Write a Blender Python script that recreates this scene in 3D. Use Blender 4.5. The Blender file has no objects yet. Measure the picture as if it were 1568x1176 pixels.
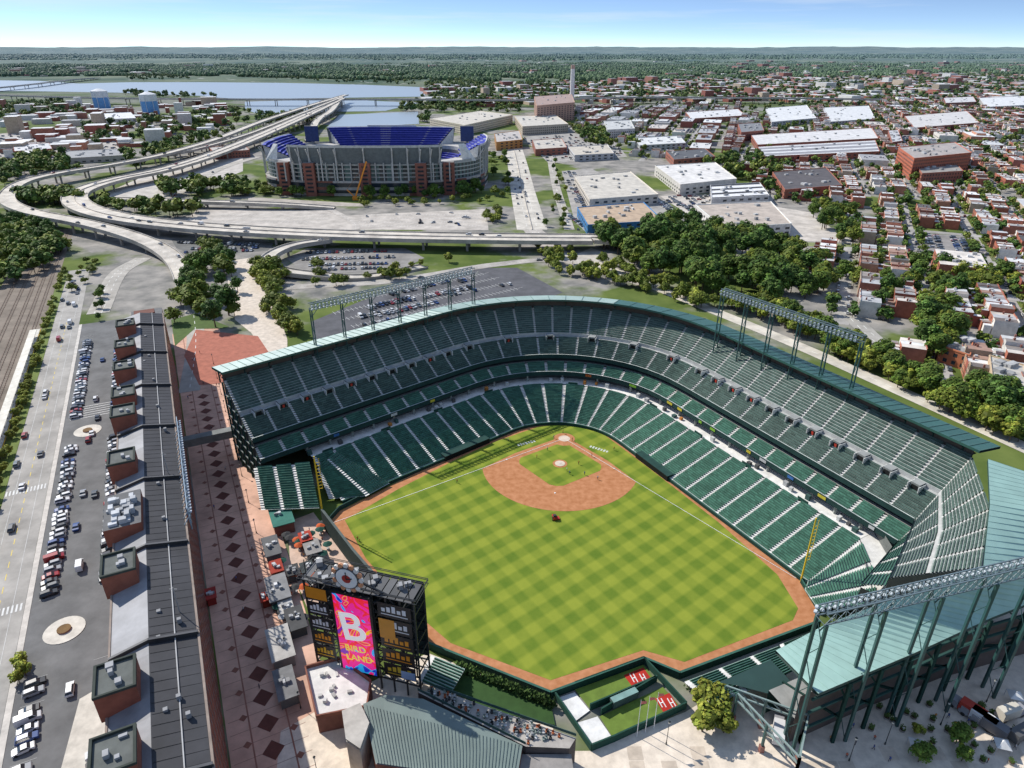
import bpy, math, random
import numpy as np
from mathutils import Vector, noise
random.seed(7)
scene=bpy.context.scene
# ---------------------------------------------------------------- survey frame
F=1045.;CX=784.;CY=588.;HC=140.;TH=math.radians(26.4)
sn,cs=math.sin(TH),math.cos(TH)
def G(x,y,z=0.):
    u=(x-CX)/F; v=(CY-y)/F
    t=(HC-z)/(sn-v*cs)
    return (u*t,(cs+v*sn)*t,z)
def GP(l,z=0.): return [G(p[0],p[1],z if len(p)<3 else p[2]) for p in l]
W0=np.array([-67.5,108.]);WD=np.array([-.4455,.8953]);WN=np.array([.8953,.4455])
def W(s,q,z=0.):
    p=W0+WD*s+WN*q; return (float(p[0]),float(p[1]),z)
def rnd(a,b): return random.uniform(a,b)
def jit(c,a=.12):
    k=1+rnd(-a,a); return (c[0]*k,c[1]*k,c[2]*k)
# ---------------------------------------------------------------- materials
def newmat(name):
    m=bpy.data.materials.new(name); m.use_nodes=True
    nt=m.node_tree; b=nt.nodes['Principled BSDF']
    return m,nt,b
def painted_haze(nt,colsock,b,amt=.5):  # aerial haze painted into the base colour, bluer with distance from the origin
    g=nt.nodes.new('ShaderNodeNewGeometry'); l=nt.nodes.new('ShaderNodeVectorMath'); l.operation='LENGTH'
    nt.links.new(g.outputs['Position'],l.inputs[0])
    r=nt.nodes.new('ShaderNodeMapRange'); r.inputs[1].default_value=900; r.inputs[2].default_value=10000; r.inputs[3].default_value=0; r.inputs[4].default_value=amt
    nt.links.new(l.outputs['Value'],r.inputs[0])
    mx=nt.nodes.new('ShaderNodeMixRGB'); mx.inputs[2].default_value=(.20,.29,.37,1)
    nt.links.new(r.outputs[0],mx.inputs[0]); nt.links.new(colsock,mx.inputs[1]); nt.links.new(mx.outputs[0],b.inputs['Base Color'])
def vcmat(name,rough=.85,spec=.25,lo=.78,hi=1.15,scale=.35,detail=4,metal=0,hz=.6):
    m,nt,b=newmat(name)
    at=nt.nodes.new('ShaderNodeAttribute'); at.attribute_name='Col'
    g=nt.nodes.new('ShaderNodeNewGeometry')
    n=nt.nodes.new('ShaderNodeTexNoise'); n.inputs['Scale'].default_value=scale; n.inputs['Detail'].default_value=detail; n.inputs['Roughness'].default_value=.65
    nt.links.new(g.outputs['Position'],n.inputs['Vector'])
    r=nt.nodes.new('ShaderNodeMapRange'); r.inputs[1].default_value=.3; r.inputs[2].default_value=.7; r.inputs[3].default_value=lo; r.inputs[4].default_value=hi
    nt.links.new(n.outputs[0],r.inputs[0])
    mu=nt.nodes.new('ShaderNodeVectorMath'); mu.operation='SCALE'
    nt.links.new(at.outputs['Color'],mu.inputs[0]); nt.links.new(r.outputs[0],mu.inputs['Scale'])
    painted_haze(nt,mu.outputs[0],b,hz)
    b.inputs['Roughness'].default_value=rough; b.inputs['Specular IOR Level'].default_value=spec; b.inputs['Metallic'].default_value=metal
    return m
M_MAT=vcmat('matte_masonry'); M_PAINT=vcmat('painted_steel',.45,.5,.9,1.08,.2,2)
M_ROOF=vcmat('roof_membrane',.6,.35,.68,1.14,.15,6)
M_SEAT=vcmat('stadium_seats',.55,.3,.85,1.12,1.5,2)
M_ASPH=vcmat('asphalt',.9,.2,.66,1.24,.09,7)
M_LEAF=vcmat('foliage',.7,.2,.7,1.3,.08,2,hz=.5)
m,nt,b=newmat('window_glass'); b.inputs['Base Color'].default_value=(.03,.04,.05,1); b.inputs['Roughness'].default_value=.15; M_GLASS=m
m,nt,b=newmat('tire_rubber'); b.inputs['Base Color'].default_value=(.02,.02,.02,1); b.inputs['Roughness'].default_value=.9; M_TIRE=m
m,nt,b=newmat('car_paint'); oi=nt.nodes.new('ShaderNodeObjectInfo'); cr=nt.nodes.new('ShaderNodeValToRGB'); cr.color_ramp.interpolation='CONSTANT'
els=[(0,(.02,.02,.022)),(.18,(.65,.65,.65)),(.36,(.32,.33,.34)),(.5,(.08,.085,.09)),(.62,(.32,.02,.02)),(.69,(.03,.07,.22)),(.77,(.75,.75,.73)),(.9,(.12,.15,.17))]
while len(cr.color_ramp.elements)<len(els): cr.color_ramp.elements.new(.5)
for e,(p,c) in zip(cr.color_ramp.elements,els): e.position=p; e.color=(*c,1)
nt.links.new(oi.outputs['Random'],cr.inputs[0]); nt.links.new(cr.outputs[0],b.inputs['Base Color']); b.inputs['Roughness'].default_value=.3; b.inputs['Coat Weight'].default_value=.5; M_CAR=m
m,nt,b=newmat('harbor_water'); b.inputs['Base Color'].default_value=(.32,.38,.43,1); b.inputs['Roughness'].default_value=.35
n=nt.nodes.new('ShaderNodeTexNoise'); n.inputs['Scale'].default_value=.05; bp=nt.nodes.new('ShaderNodeBump'); bp.inputs['Strength'].default_value=.2
g=nt.nodes.new('ShaderNodeNewGeometry'); nt.links.new(g.outputs['Position'],n.inputs['Vector']); nt.links.new(n.outputs[0],bp.inputs['Height']); nt.links.new(bp.outputs[0],b.inputs['Normal']); M_WATER=m
# ---------------------------------------------------------------- mesh builder
class MB:
    def __init__(s): s.v=[];s.f=[];s.c=[];s.m=[]
    def face(s,pts,col,m=0):
        n=len(s.v); s.v.extend([tuple(map(float,p)) for p in pts]); s.f.append(tuple(range(n,n+len(pts)))); s.c.append(col); s.m.append(m)
    def prism(s,poly,z0,z1,wc,tc=None,m=0,mt=None):
        n=len(poly); mt=m if mt is None else mt
        for i in range(n):
            a=poly[i]; c=poly[(i+1)%n]
            s.face([(a[0],a[1],z0),(c[0],c[1],z0),(c[0],c[1],z1),(a[0],a[1],z1)],wc,m)
        s.face([(a[0],a[1],z1) for a in poly],tc or wc,mt)
    def box(s,c,sx,sy,h,ang=0,col=(.5,.5,.5),top=None,m=0,mt=None):
        ca,sa=math.cos(ang),math.sin(ang); p=[]
        for dx,dy in((-1,-1),(1,-1),(1,1),(-1,1)):
            x=dx*sx/2;y=dy*sy/2; p.append((c[0]+x*ca-y*sa,c[1]+x*sa+y*ca))
        s.prism(p,c[2],c[2]+h,col,top,m,mt)
    def beam(s,p,q,w,col,m=0,h=None):
        h=h or w; p=Vector(p);q=Vector(q);d=(q-p)
        if d.length<1e-6:return
        d.normalize(); up=Vector((0,0,1))
        if abs(d.z)>.95: up=Vector((0,1,0))
        r=d.cross(up).normalized()*(w/2); u=r.cross(d).normalized()*(h/2)
        A=[p-r-u,p+r-u,p+r+u,p-r+u];B=[q-r-u,q+r-u,q+r+u,q-r+u]
        for i in range(4): j=(i+1)%4; s.face([A[i],A[j],B[j],B[i]],col,m)
        s.face(A,col,m); s.face(B,col,m)
    def cyl(s,p,q,r1,r2,n,col,m=0,cap=True):
        p=Vector(p);q=Vector(q);d=(q-p).normalized(); up=Vector((0,0,1)) if abs(d.z)<.95 else Vector((1,0,0))
        r=d.cross(up).normalized(); u=r.cross(d)
        A=[p+(r*math.cos(t)+u*math.sin(t))*r1 for t in [2*math.pi*i/n for i in range(n)]]
        B=[q+(r*math.cos(t)+u*math.sin(t))*r2 for t in [2*math.pi*i/n for i in range(n)]]
        for i in range(n): j=(i+1)%n; s.face([A[i],A[j],B[j],B[i]],col,m)
        if cap: s.face(B,col,m); s.face(A,col,m)
    def obj(s,name,mats=None,parent=None):
        me=bpy.data.meshes.new(name); me.from_pydata(s.v,[],s.f)
        for mt in (mats or [M_MAT]): me.materials.append(mt)
        me.polygons.foreach_set('material_index',s.m)
        at=me.color_attributes.new('Col','FLOAT_COLOR','CORNER')
        cnt=np.array([len(f) for f in s.f]); c=np.array([(a[0],a[1],a[2],1.) for a in s.c],dtype=np.float32)
        at.data.foreach_set('color',np.repeat(c,cnt,axis=0).ravel()); me.update()
        o=bpy.data.objects.new(name,me); scene.collection.objects.link(o)
        if parent: o.parent=parent
        return o
def empty(name,parent=None):
    e=bpy.data.objects.new(name,None); scene.collection.objects.link(e); e.parent=parent; return e
def sheet(name,poly,z,col,mat=None,parent=None):
    mb=MB(); mb.face([(p[0],p[1],z) for p in poly],col); return mb.obj(name,[mat or M_ASPH],parent)
def inpoly(x,y,P):
    r=False;n=len(P);j=n-1
    for i in range(n):
        xi,yi=P[i][0],P[i][1];xj,yj=P[j][0],P[j][1]
        if (yi>y)!=(yj>y) and x<(xj-xi)*(y-yi)/(yj-yi)+xi: r=not r
        j=i
    return r
# ---------------------------------------------------------------- ground sheet
me=bpy.data.meshes.new('ground')
R=26000
me.from_pydata([(-R,-400,0),(R,-400,0),(R,R,0),(-R,R,0)],[],[(0,1,2,3)])
m,nt,b=newmat('city_ground')
g=nt.nodes.new('ShaderNodeNewGeometry')
def noi(sc,det=5):
    n=nt.nodes.new('ShaderNodeTexNoise'); n.inputs['Scale'].default_value=sc; n.inputs['Detail'].default_value=det; n.inputs['Roughness'].default_value=.6; nt.links.new(g.outputs['Position'],n.inputs['Vector']); return n
def ramp(src,a,bb,ca,cb):
    r=nt.nodes.new('ShaderNodeValToRGB'); r.color_ramp.elements[0].position=a; r.color_ramp.elements[1].position=bb; r.color_ramp.elements[0].color=(*ca,1); r.color_ramp.elements[1].color=(*cb,1); nt.links.new(src,r.inputs[0]); return r
n1=noi(.03,6); grn=ramp(n1.outputs[0],.35,.65,(.065,.105,.022),(.15,.19,.05))
n2=noi(.06,5); gry=ramp(n2.outputs[0],.3,.7,(.15,.15,.14),(.4,.37,.33))
n3=noi(.006,6); k=ramp(n3.outputs[0],.47,.53,(0,0,0),(1,1,1))
mx=nt.nodes.new('ShaderNodeMixRGB'); nt.links.new(k.outputs[0],mx.inputs[0]); nt.links.new(grn.outputs[0],mx.inputs[1]); nt.links.new(gry.outputs[0],mx.inputs[2])
l=nt.nodes.new('ShaderNodeVectorMath'); l.operation='LENGTH'; nt.links.new(g.outputs['Position'],l.inputs[0])
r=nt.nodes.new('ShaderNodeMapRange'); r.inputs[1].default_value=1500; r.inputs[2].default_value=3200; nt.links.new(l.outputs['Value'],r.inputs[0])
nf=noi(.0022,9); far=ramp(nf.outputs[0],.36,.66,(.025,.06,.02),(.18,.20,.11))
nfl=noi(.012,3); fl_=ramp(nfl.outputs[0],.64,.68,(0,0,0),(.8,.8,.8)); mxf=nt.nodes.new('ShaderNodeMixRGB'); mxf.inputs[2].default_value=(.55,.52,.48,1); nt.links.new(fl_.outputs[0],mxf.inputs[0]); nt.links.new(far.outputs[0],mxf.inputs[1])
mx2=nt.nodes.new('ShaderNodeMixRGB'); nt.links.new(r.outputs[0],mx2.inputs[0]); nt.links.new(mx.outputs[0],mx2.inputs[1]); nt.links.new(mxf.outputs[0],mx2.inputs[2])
painted_haze(nt,mx2.outputs[0],b,.48); b.inputs['Roughness'].default_value=.95; b.inputs['Specular IOR Level'].default_value=.1
me.materials.append(m); o=bpy.data.objects.new('ground',me); scene.collection.objects.link(o)
def hills(name,Y0,depth,hmax,seed,nx=220,ny=14):
    vs=[];fs=[]
    Wd=Y0*1.5
    for j in range(ny+1):
        for i in range(nx+1):
            x=-Wd+2*Wd*i/nx; y=Y0+depth*j/ny
            e=math.sin(math.pi*j/ny)
            h=hmax*e*(.35+.65*(noise.noise(Vector((x/2600+seed,y/2500,seed)))*.5+.5))+hmax*.22*e*noise.noise(Vector((x/420,y/600,seed)))
            vs.append((x,y,h-1 if j in(0,ny) else h))
    for j in range(ny):
        for i in range(nx):
            a=j*(nx+1)+i; fs.append((a,a+1,a+nx+2,a+nx+1))
    me2=bpy.data.meshes.new(name); me2.from_pydata(vs,[],fs); me2.materials.append(m)
    o=bpy.data.objects.new(name,me2); scene.collection.objects.link(o)
hills('hills',5200,3500,40,1.); hills('hills',9500,6000,80,4.); hills('hills',16500,7500,130,9.)
# ---------------------------------------------------------------- trees
def blob(mb,c,r,rz,col,seed,n=8,m=0):
    rings=5; P=[]
    for j in range(rings+1):
        ph=math.pi*j/rings
        for i in range(n):
            t=2*math.pi*i/n+j*.3
            d=Vector((math.sin(ph)*math.cos(t),math.sin(ph)*math.sin(t),math.cos(ph)))
            k=1+.35*noise.noise(d*1.7+Vector((seed,seed,0)))
            P.append((c[0]+d.x*r*k,c[1]+d.y*r*k,c[2]+d.z*rz*k))
    for j in range(rings):
        for i in range(n):
            a=j*n+i;b2=j*n+(i+1)%n
            mb.face([P[a],P[b2],P[b2+n],P[a+n]],jit(col,.2),m)
def tree_mesh(name,h,cr,nclump,nleaf,leafs,seed,base=(.055,.095,.022)):
    rs=random.Random(seed); mb=MB()
    bark=(.12,.09,.065)
    mb.cyl((0,0,-.2),(0,0,h*.35),h*.028,h*.018,7,bark); mb.cyl((0,0,h*.35),(rs.uniform(-.3,.3),0,h*.8),h*.018,h*.006,6,bark)
    cz=h*.62; rz=h*.38; cl=[]
    for i in range(nclump):
        th=rs.uniform(0,6.283); z=rs.uniform(-.75,1); rr=math.sqrt(max(0,1-z*z))*rs.uniform(.45,.95)
        if z<-.3: rr*=.9
        p=Vector((math.cos(th)*rr*cr,math.sin(th)*rr*cr,cz+z*rz*rs.uniform(.6,.95)))
        cl.append((p,cr*rs.uniform(.26,.44),rs.uniform(.6,1.45)))
    for p,_,_ in cl[:7]: mb.cyl((0,0,h*rs.uniform(.28,.5)),p,h*.01,h*.004,4,bark,cap=False)
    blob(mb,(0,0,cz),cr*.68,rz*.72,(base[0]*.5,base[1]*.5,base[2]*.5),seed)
    per=nleaf//nclump
    for p,r,k in cl:
        for i in range(per):
            d=Vector((rs.gauss(0,1),rs.gauss(0,1),rs.gauss(.25,1))).normalized()
            q=p+Vector((d.x*r,d.y*r,d.z*r*.8))*rs.uniform(.75,1.08)
            nrm=(d+Vector((rs.uniform(-.5,.5),rs.uniform(-.5,.5),rs.uniform(0,1.1)))).normalized()
            t=nrm.cross(Vector((rs.random(),rs.random(),rs.random()+.1))).normalized(); bt=nrm.cross(t)
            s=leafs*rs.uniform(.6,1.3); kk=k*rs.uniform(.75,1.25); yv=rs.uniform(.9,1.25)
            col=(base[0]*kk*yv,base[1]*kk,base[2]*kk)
            mb.face([q-t*s-bt*s*.5,q+t*s*.2-bt*s,q+t*s+bt*s*.4,q-t*s*.3+bt*s],col)
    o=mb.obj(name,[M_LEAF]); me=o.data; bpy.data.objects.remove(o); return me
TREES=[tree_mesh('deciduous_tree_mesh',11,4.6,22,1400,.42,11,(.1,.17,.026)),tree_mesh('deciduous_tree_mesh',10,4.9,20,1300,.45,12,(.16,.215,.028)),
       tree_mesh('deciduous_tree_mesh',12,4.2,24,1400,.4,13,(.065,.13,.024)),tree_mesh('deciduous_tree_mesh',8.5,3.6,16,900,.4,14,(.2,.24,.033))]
def put_tree(x,y,sc=1.,kind=None,z=0):
    o=bpy.data.objects.new('deciduous_tree',TREES[random.randrange(4) if kind is None else kind]); scene.collection.objects.link(o)
    o.location=(x,y,z); k=sc*rnd(.8,1.2); o.scale=(k*rnd(.9,1.1),k*rnd(.9,1.1),k); o.rotation_euler=(0,0,rnd(0,6.28))
def instancer(name,child_mesh,pts,childname):
    if not pts: return
    P=np.array(pts,dtype=float); n=len(P); c=np.cos(P[:,4]);s=np.sin(P[:,4]);h=P[:,3]/2
    V=np.zeros((n,4,3))
    for k,(dx,dy) in enumerate(((-1,-1),(1,-1),(1,1),(-1,1))):
        V[:,k,0]=P[:,0]+(dx*c-dy*s)*h; V[:,k,1]=P[:,1]+(dx*s+dy*c)*h; V[:,k,2]=P[:,2]
    me=bpy.data.meshes.new(name); me.from_pydata(V.reshape(-1,3).tolist(),[],[(4*i,4*i+1,4*i+2,4*i+3) for i in range(n)])
    o=bpy.data.objects.new(name,me); scene.collection.objects.link(o)
    ch=bpy.data.objects.new(childname,child_mesh); scene.collection.objects.link(ch); ch.parent=o
    o.instance_type='FACES'; o.use_instance_faces_scale=True; o.instance_faces_scale=1.0
    o.show_instancer_for_render=False; o.show_instancer_for_viewport=False
def scatter(poly,n,excl=(),smin=.8,smax=1.3):
    xs=[p[0] for p in poly];ys=[p[1] for p in poly]; out=[];t=0
    while len(out)<n and t<n*12:
        t+=1; x=rnd(min(xs),max(xs));y=rnd(min(ys),max(ys))
        if inpoly(x,y,poly) and not any(inpoly(x,y,e) for e in excl): out.append((x,y,0,rnd(smin,smax),rnd(0,6.28)))
    return out
MASS=[[],[],[],[]]
def mass(pts):
    for p in pts: MASS[random.randrange(4)].append(p)
# ---------------------------------------------------------------- cars
def car_mesh(name,suv=False,van=False):
    mb=MB(); c=(1,1,1)
    if van: pr=[(-2.6,.4),(-2.65,1.1),(-2.6,2.2),(-2.5,2.3),(1.2,2.3),(1.9,1.35),(2.6,1.15),(2.7,.7),(2.65,.35)]; gb=[(.3,1.3),(.3,2.1),(1.15,2.15),(1.75,1.35)]; ws=4
    elif suv: pr=[(-2.3,.4),(-2.35,.95),(-2.25,1.05),(-1.95,1.65),(-1.7,1.72),(.4,1.72),(1.05,1.1),(2.1,.98),(2.3,.7),(2.28,.35)]; gb=[(-2.1,1.08),(-1.85,1.6),(.35,1.62),(.9,1.08)]; ws=5
    else: pr=[(-2.2,.33),(-2.28,.75),(-2.1,.93),(-1.45,.98),(-.85,1.42),(.3,1.44),(1.0,.98),(1.95,.86),(2.22,.62),(2.2,.3)]; gb=[(-1.3,.99),(-.8,1.36),(.28,1.38),(.88,.99)]; ws=5
    hw=lambda z:.9-(.2*max(0,z-.95)/.5 if not van else .06*max(0,z-1.2))
    for i in range(len(pr)-1):
        a,b2=pr[i],pr[i+1]; g=0
        if i==ws: g=1
        if (not suv and not van and i==3) or (suv and i==2): g=1
        mb.face([(a[0],-hw(a[1]),a[1]),(a[0],hw(a[1]),a[1]),(b2[0],hw(b2[1]),b2[1]),(b2[0],-hw(b2[1]),b2[1])],c,g)
    for sg in(-1,1):
        mb.face([(p[0],sg*hw(p[1]),p[1]) for p in pr],c,0)
        mb.face([(p[0],sg*(hw(p[1])+.012),p[1]) for p in gb],c,1)
    for x in(-1.35,1.4):
        for sg in(-1,1): mb.cyl((x,sg*.68,.33),(x,sg*.93,.33),.34,.34,10,c,2)
    for sg in(-1,1): mb.face([(pr[-2][0]+.01,sg*.8,.72),(pr[-2][0]+.01,sg*.45,.72),(pr[-2][0]+.02,sg*.45,.58),(pr[-2][0]+.02,sg*.8,.58)],c,1)
    o=mb.obj(name,[M_CAR,M_GLASS,M_TIRE]); me=o.data; bpy.data.objects.remove(o); return me
CARS=[car_mesh('sedan_mesh'),car_mesh('suv_mesh',suv=True),car_mesh('sedan_mesh2'),car_mesh('van_mesh',van=True)]
def put_car(x,y,ang,z=.06,name='parked_car'):
    me=CARS[random.choices([0,1,3],[5,5,.6])[0]]
    o=bpy.data.objects.new(name,me); scene.collection.objects.link(o); o.location=(x,y,z); o.rotation_euler=(0,0,ang+random.choice((0,math.pi))+rnd(-.04,.04) if name=='parked_car' else ang)
def box_truck(x,y,ang,z=.17,col=(.7,.7,.7)):
    mb=MB(); mb.box((-1,0,.9),5.2,2.3,2.5,0,col); mb.box((2.6,0,.6),1.7,2.1,1.9,0,(.3,.3,.32)); mb.box((3.2,0,.5),1.2,2.0,.9,0,(.3,.3,.32)); mb.face([(3.47,-.9,1.5),(3.47,.9,1.5),(3.45,.85,2.3),(3.45,-.85,2.3)],(.02,.02,.02)); mb.box((0,0,.55),6.6,1.2,.3,0,(.03,.03,.03))
    for xx in(-2.6,2.7):
        for sg in(-1,1): mb.cyl((xx,sg*.8,.48),(xx,sg*1.1,.48),.48,.48,12,(.02,.02,.02))
    o=mb.obj('box_truck',[M_PAINT]); o.location=(x,y,z); o.rotation_euler=(0,0,ang)
# ---------------------------------------------------------------- field
stad=empty('baseball_stadium')
home=np.array(G(864,672)[:2]); dL=np.array(G(497,806)[:2])-home; dL/=np.linalg.norm(dL); dR=np.array(G(1225,890)[:2])-home; dR/=np.linalg.norm(dR)
bis=(dL+dR)/np.linalg.norm(dL+dR)
trk=[(497,808),(520,783),(600,743),(700,693),(790,655),(830,646),(864,643),(905,646),(935,663),(975,690),(1100,790),(1225,890),(1255,940),(1253,957),(1040,1036),(985,1013),(843,1066),(655,990),(600,935),(545,870)]
m,nt,b=newmat('warning_track_dirt'); g=nt.nodes.new('ShaderNodeNewGeometry')
n=nt.nodes.new('ShaderNodeTexNoise'); n.inputs['Scale'].default_value=.5; n.inputs['Detail'].default_value=6; nt.links.new(g.outputs['Position'],n.inputs['Vector'])
r=nt.nodes.new('ShaderNodeValToRGB'); r.color_ramp.elements[0].position=.3; r.color_ramp.elements[1].position=.7; r.color_ramp.elements[0].color=(.40,.165,.07,1); r.color_ramp.elements[1].color=(.54,.25,.125,1)
nt.links.new(n.outputs[0],r.inputs[0]); nt.links.new(r.outputs[0],b.inputs['Base Color']); b.inputs['Roughness'].default_value=.95; b.inputs['Specular IOR Level'].default_value=.1; M_DIRT=m
m,nt,b=newmat('mown_turf'); g=nt.nodes.new('ShaderNodeNewGeometry')
def dotw(v,sc):
    d=nt.nodes.new('ShaderNodeVectorMath'); d.operation='DOT_PRODUCT'; d.inputs[1].default_value=(v[0],v[1],0); nt.links.new(g.outputs['Position'],d.inputs[0])
    a=nt.nodes.new('ShaderNodeMath'); a.operation='MULTIPLY_ADD'; a.inputs[1].default_value=sc; a.inputs[2].default_value=.3; nt.links.new(d.outputs['Value'],a.inputs[0])
    w=nt.nodes.new('ShaderNodeMath'); w.operation='SINE'; nt.links.new(a.outputs[0],w.inputs[0])
    c=nt.nodes.new('ShaderNodeMapRange'); c.inputs[1].default_value=-.4; c.inputs[2].default_value=.4; nt.links.new(w.outputs[0],c.inputs[0]); return c
a1=dotw(dL,math.pi/3.7); a2=dotw(dR,math.pi/3.7)
ad=nt.nodes.new('ShaderNodeMath'); ad.operation='MULTIPLY_ADD'; ad.inputs[1].default_value=.75; nt.links.new(a1.outputs[0],ad.inputs[0]); nt.links.new(a2.outputs[0],ad.inputs[2])
n=nt.nodes.new('ShaderNodeTexNoise'); n.inputs['Scale'].default_value=.12; n.inputs['Detail'].default_value=8; n.inputs['Roughness'].default_value=.75; nt.links.new(g.outputs['Position'],n.inputs['Vector'])
ad2=nt.nodes.new('ShaderNodeMath'); ad2.operation='MULTIPLY_ADD'; ad2.inputs[1].default_value=2.1; nt.links.new(n.outputs[0],ad2.inputs[0]); nt.links.new(ad.outputs[0],ad2.inputs[2])
r=nt.nodes.new('ShaderNodeMapRange'); r.inputs[1].default_value=.6; r.inputs[2].default_value=3.05; nt.links.new(ad2.outputs[0],r.inputs[0])
rr=nt.nodes.new('ShaderNodeValToRGB'); rr.color_ramp.elements[0].color=(.095,.165,.018,1); rr.color_ramp.elements[1].color=(.27,.31,.04,1); nt.links.new(r.outputs[0],rr.inputs[0]); nt.links.new(rr.outputs[0],b.inputs['Base Color']); b.inputs['Roughness'].default_value=.9; b.inputs['Specular IOR Level'].default_value=.1; M_TURF=m
sheet('warning_track',GP(trk),.10,(1,1,1),M_DIRT,stad)
gr=[(528,797),(612,748),(700,703),(760,676),(800,662),(828,653),(864,649),(898,652),(925,666),(960,692),(1000,722),(1100,800),(1190,880),(1222,932),(1214,950),(1048,1014),(985,996),(843,1042),(690,985),(620,925),(560,855)]
sheet('outfield_grass',GP(gr),.13,(1,1,1),M_TURF,stad)
def circ(c,r,n=40): return [(c[0]+r*math.cos(2*math.pi*i/n),c[1]+r*math.sin(2*math.pi*i/n)) for i in range(n)]
mound=home+bis*18.4
def toward(a): return home+dL*a[0]+dR*a[1]
Minv=np.linalg.inv(np.array([[dL[0],dR[0]],[dL[1],dR[1]]]))
arc=[]
for i in range(61):
    t=math.radians(-150+5*i); d=bis*math.cos(t)+np.array([bis[1],-bis[0]])*math.sin(t); p=mound+d*29
    Mx=Minv@(p-home)
    if Mx[0]>-2.2 and Mx[1]>-2.2: arc.append(tuple(p))
e0=Minv@(np.array(arc[0])-home)
if e0[0]>e0[1]: arc=arc[::-1]
pl=arc+[tuple(toward((22,-2.0))),tuple(toward((1,-1.6))),tuple(toward((-1.6,1))),tuple(toward((-2.0,22)))]
sheet('infield_dirt',pl,.16,(1,1,1),M_DIRT,stad)
sheet('home_plate_circle',circ(home,4.2),.17,(1,1,1),M_DIRT,stad)
ig=[]
q=1.9
for a in [(q,q+3.4),(q,27.4-q-3.2),(q+1.2,27.4-q-1.4),(q+3.2,27.4-q),(27.4-q-3.4,27.4-q),(27.4-q-1.3,27.4-q-1.3),(27.4-q,27.4-q-3.4),(27.4-q,q+3.2),(27.4-q-1.4,q+1.2),(27.4-q-3.2,q),(q+3.4,q),(q+2.2,q+2.2)]:
    ig.append(tuple(toward(a)))
sheet('infield_grass',ig,.19,(1,1,1),M_TURF,stad)
sheet('pitchers_mound',circ(mound,2.75),.22,(1,1,1),M_DIRT,stad)
mb=MB(); WH=(.8,.8,.77)
def line2(mb,a,b2,w,z,col=WH):
    a=np.array(a[:2]);b2=np.array(b2[:2]);d=b2-a;L=np.linalg.norm(d)
    if L<1e-6:return
    n_=np.array([-d[1],d[0]])/L*w/2
    mb.face([(*(a-n_),z),(*(b2-n_),z),(*(b2+n_),z),(*(a+n_),z)],col)
line2(mb,home+dL*1.5,home+dL*97,.16,.25); line2(mb,home+dR*1.5,home+dR*101,.16,.25)
for a in((27.4,0),(0,27.4),(27.4,27.4)): p=toward(a); mb.box((p[0],p[1],.2),.5,.5,.1,.6,WH)
mb.box((mound[0],mound[1],.31),.8,.25,.06,0,WH); mb.prism(circ(mound,1.9,20),.23,.3,(.5,.42,.33),(.66,.56,.45)); mb.prism(circ(home,2.3,20),.18,.2,(.5,.42,.33),(.66,.54,.43))
for x,y,an in((806,679,.45),(917,688,-.55)):
    c=G(x,y)
    for k in range(7):
        dx=math.cos(an)*(k-3)*1.15;dy=math.sin(an)*(k-3)*1.15
        mb.box((c[0]+dx,c[1]+dy,.14),.7,1.3+.4*(k%2),.02,an,(.6,.62,.55))
mb.obj('field_markings',[M_MAT],stad)
# ---------------------------------------------------------------- bowl path
A0=np.array([-32.2,211.]);D1=np.array([.77,.638]);N1=np.array([-.638,.77])
B0=np.array([67.9,182.]);D2=np.array([.485,-.875]);N2=np.array([.875,.485])
Cn=np.array([25.3,258.7]);Tn=33.;half=math.radians(39.65);Rr=Tn*math.tan(half)
bi=(-D1+D2);bi/=np.linalg.norm(bi);Ac=Cn+bi*Rr/math.sin(half)
def stations(a0,b1):
    S=[];aT=74.7-Tn;bT=-87.7+Tn
    for a in np.arange(a0,aT,3.): S.append((A0+D1*a,N1))
    t0=math.atan2(N1[1],N1[0]);t1=math.atan2(N2[1],N2[0])
    for i in range(19):
        t=t0+(t1-t0)*i/18; nn=np.array([math.cos(t),math.sin(t)]); S.append((Ac+nn*Rr,nn))
    for b_ in np.arange(bT+3,b1+.01,3.): S.append((B0+D2*b_,N2))
    return S
def off(S,o,z): return [np.array([*(p+n*o),z]) for p,n in S]
GREEN=(.06,.155,.11);UPG=(.075,.12,.10);AISLE=(.74,.72,.67);TRL=(.36,.43,.38);TRU=(.38,.42,.385)
def evalp(P,u):
    i=min(int(u),len(P)-2); return P[i]+(P[i+1]-P[i])*(u-i)
def lp(a,b_,t): return a+(b_-a)*t
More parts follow.
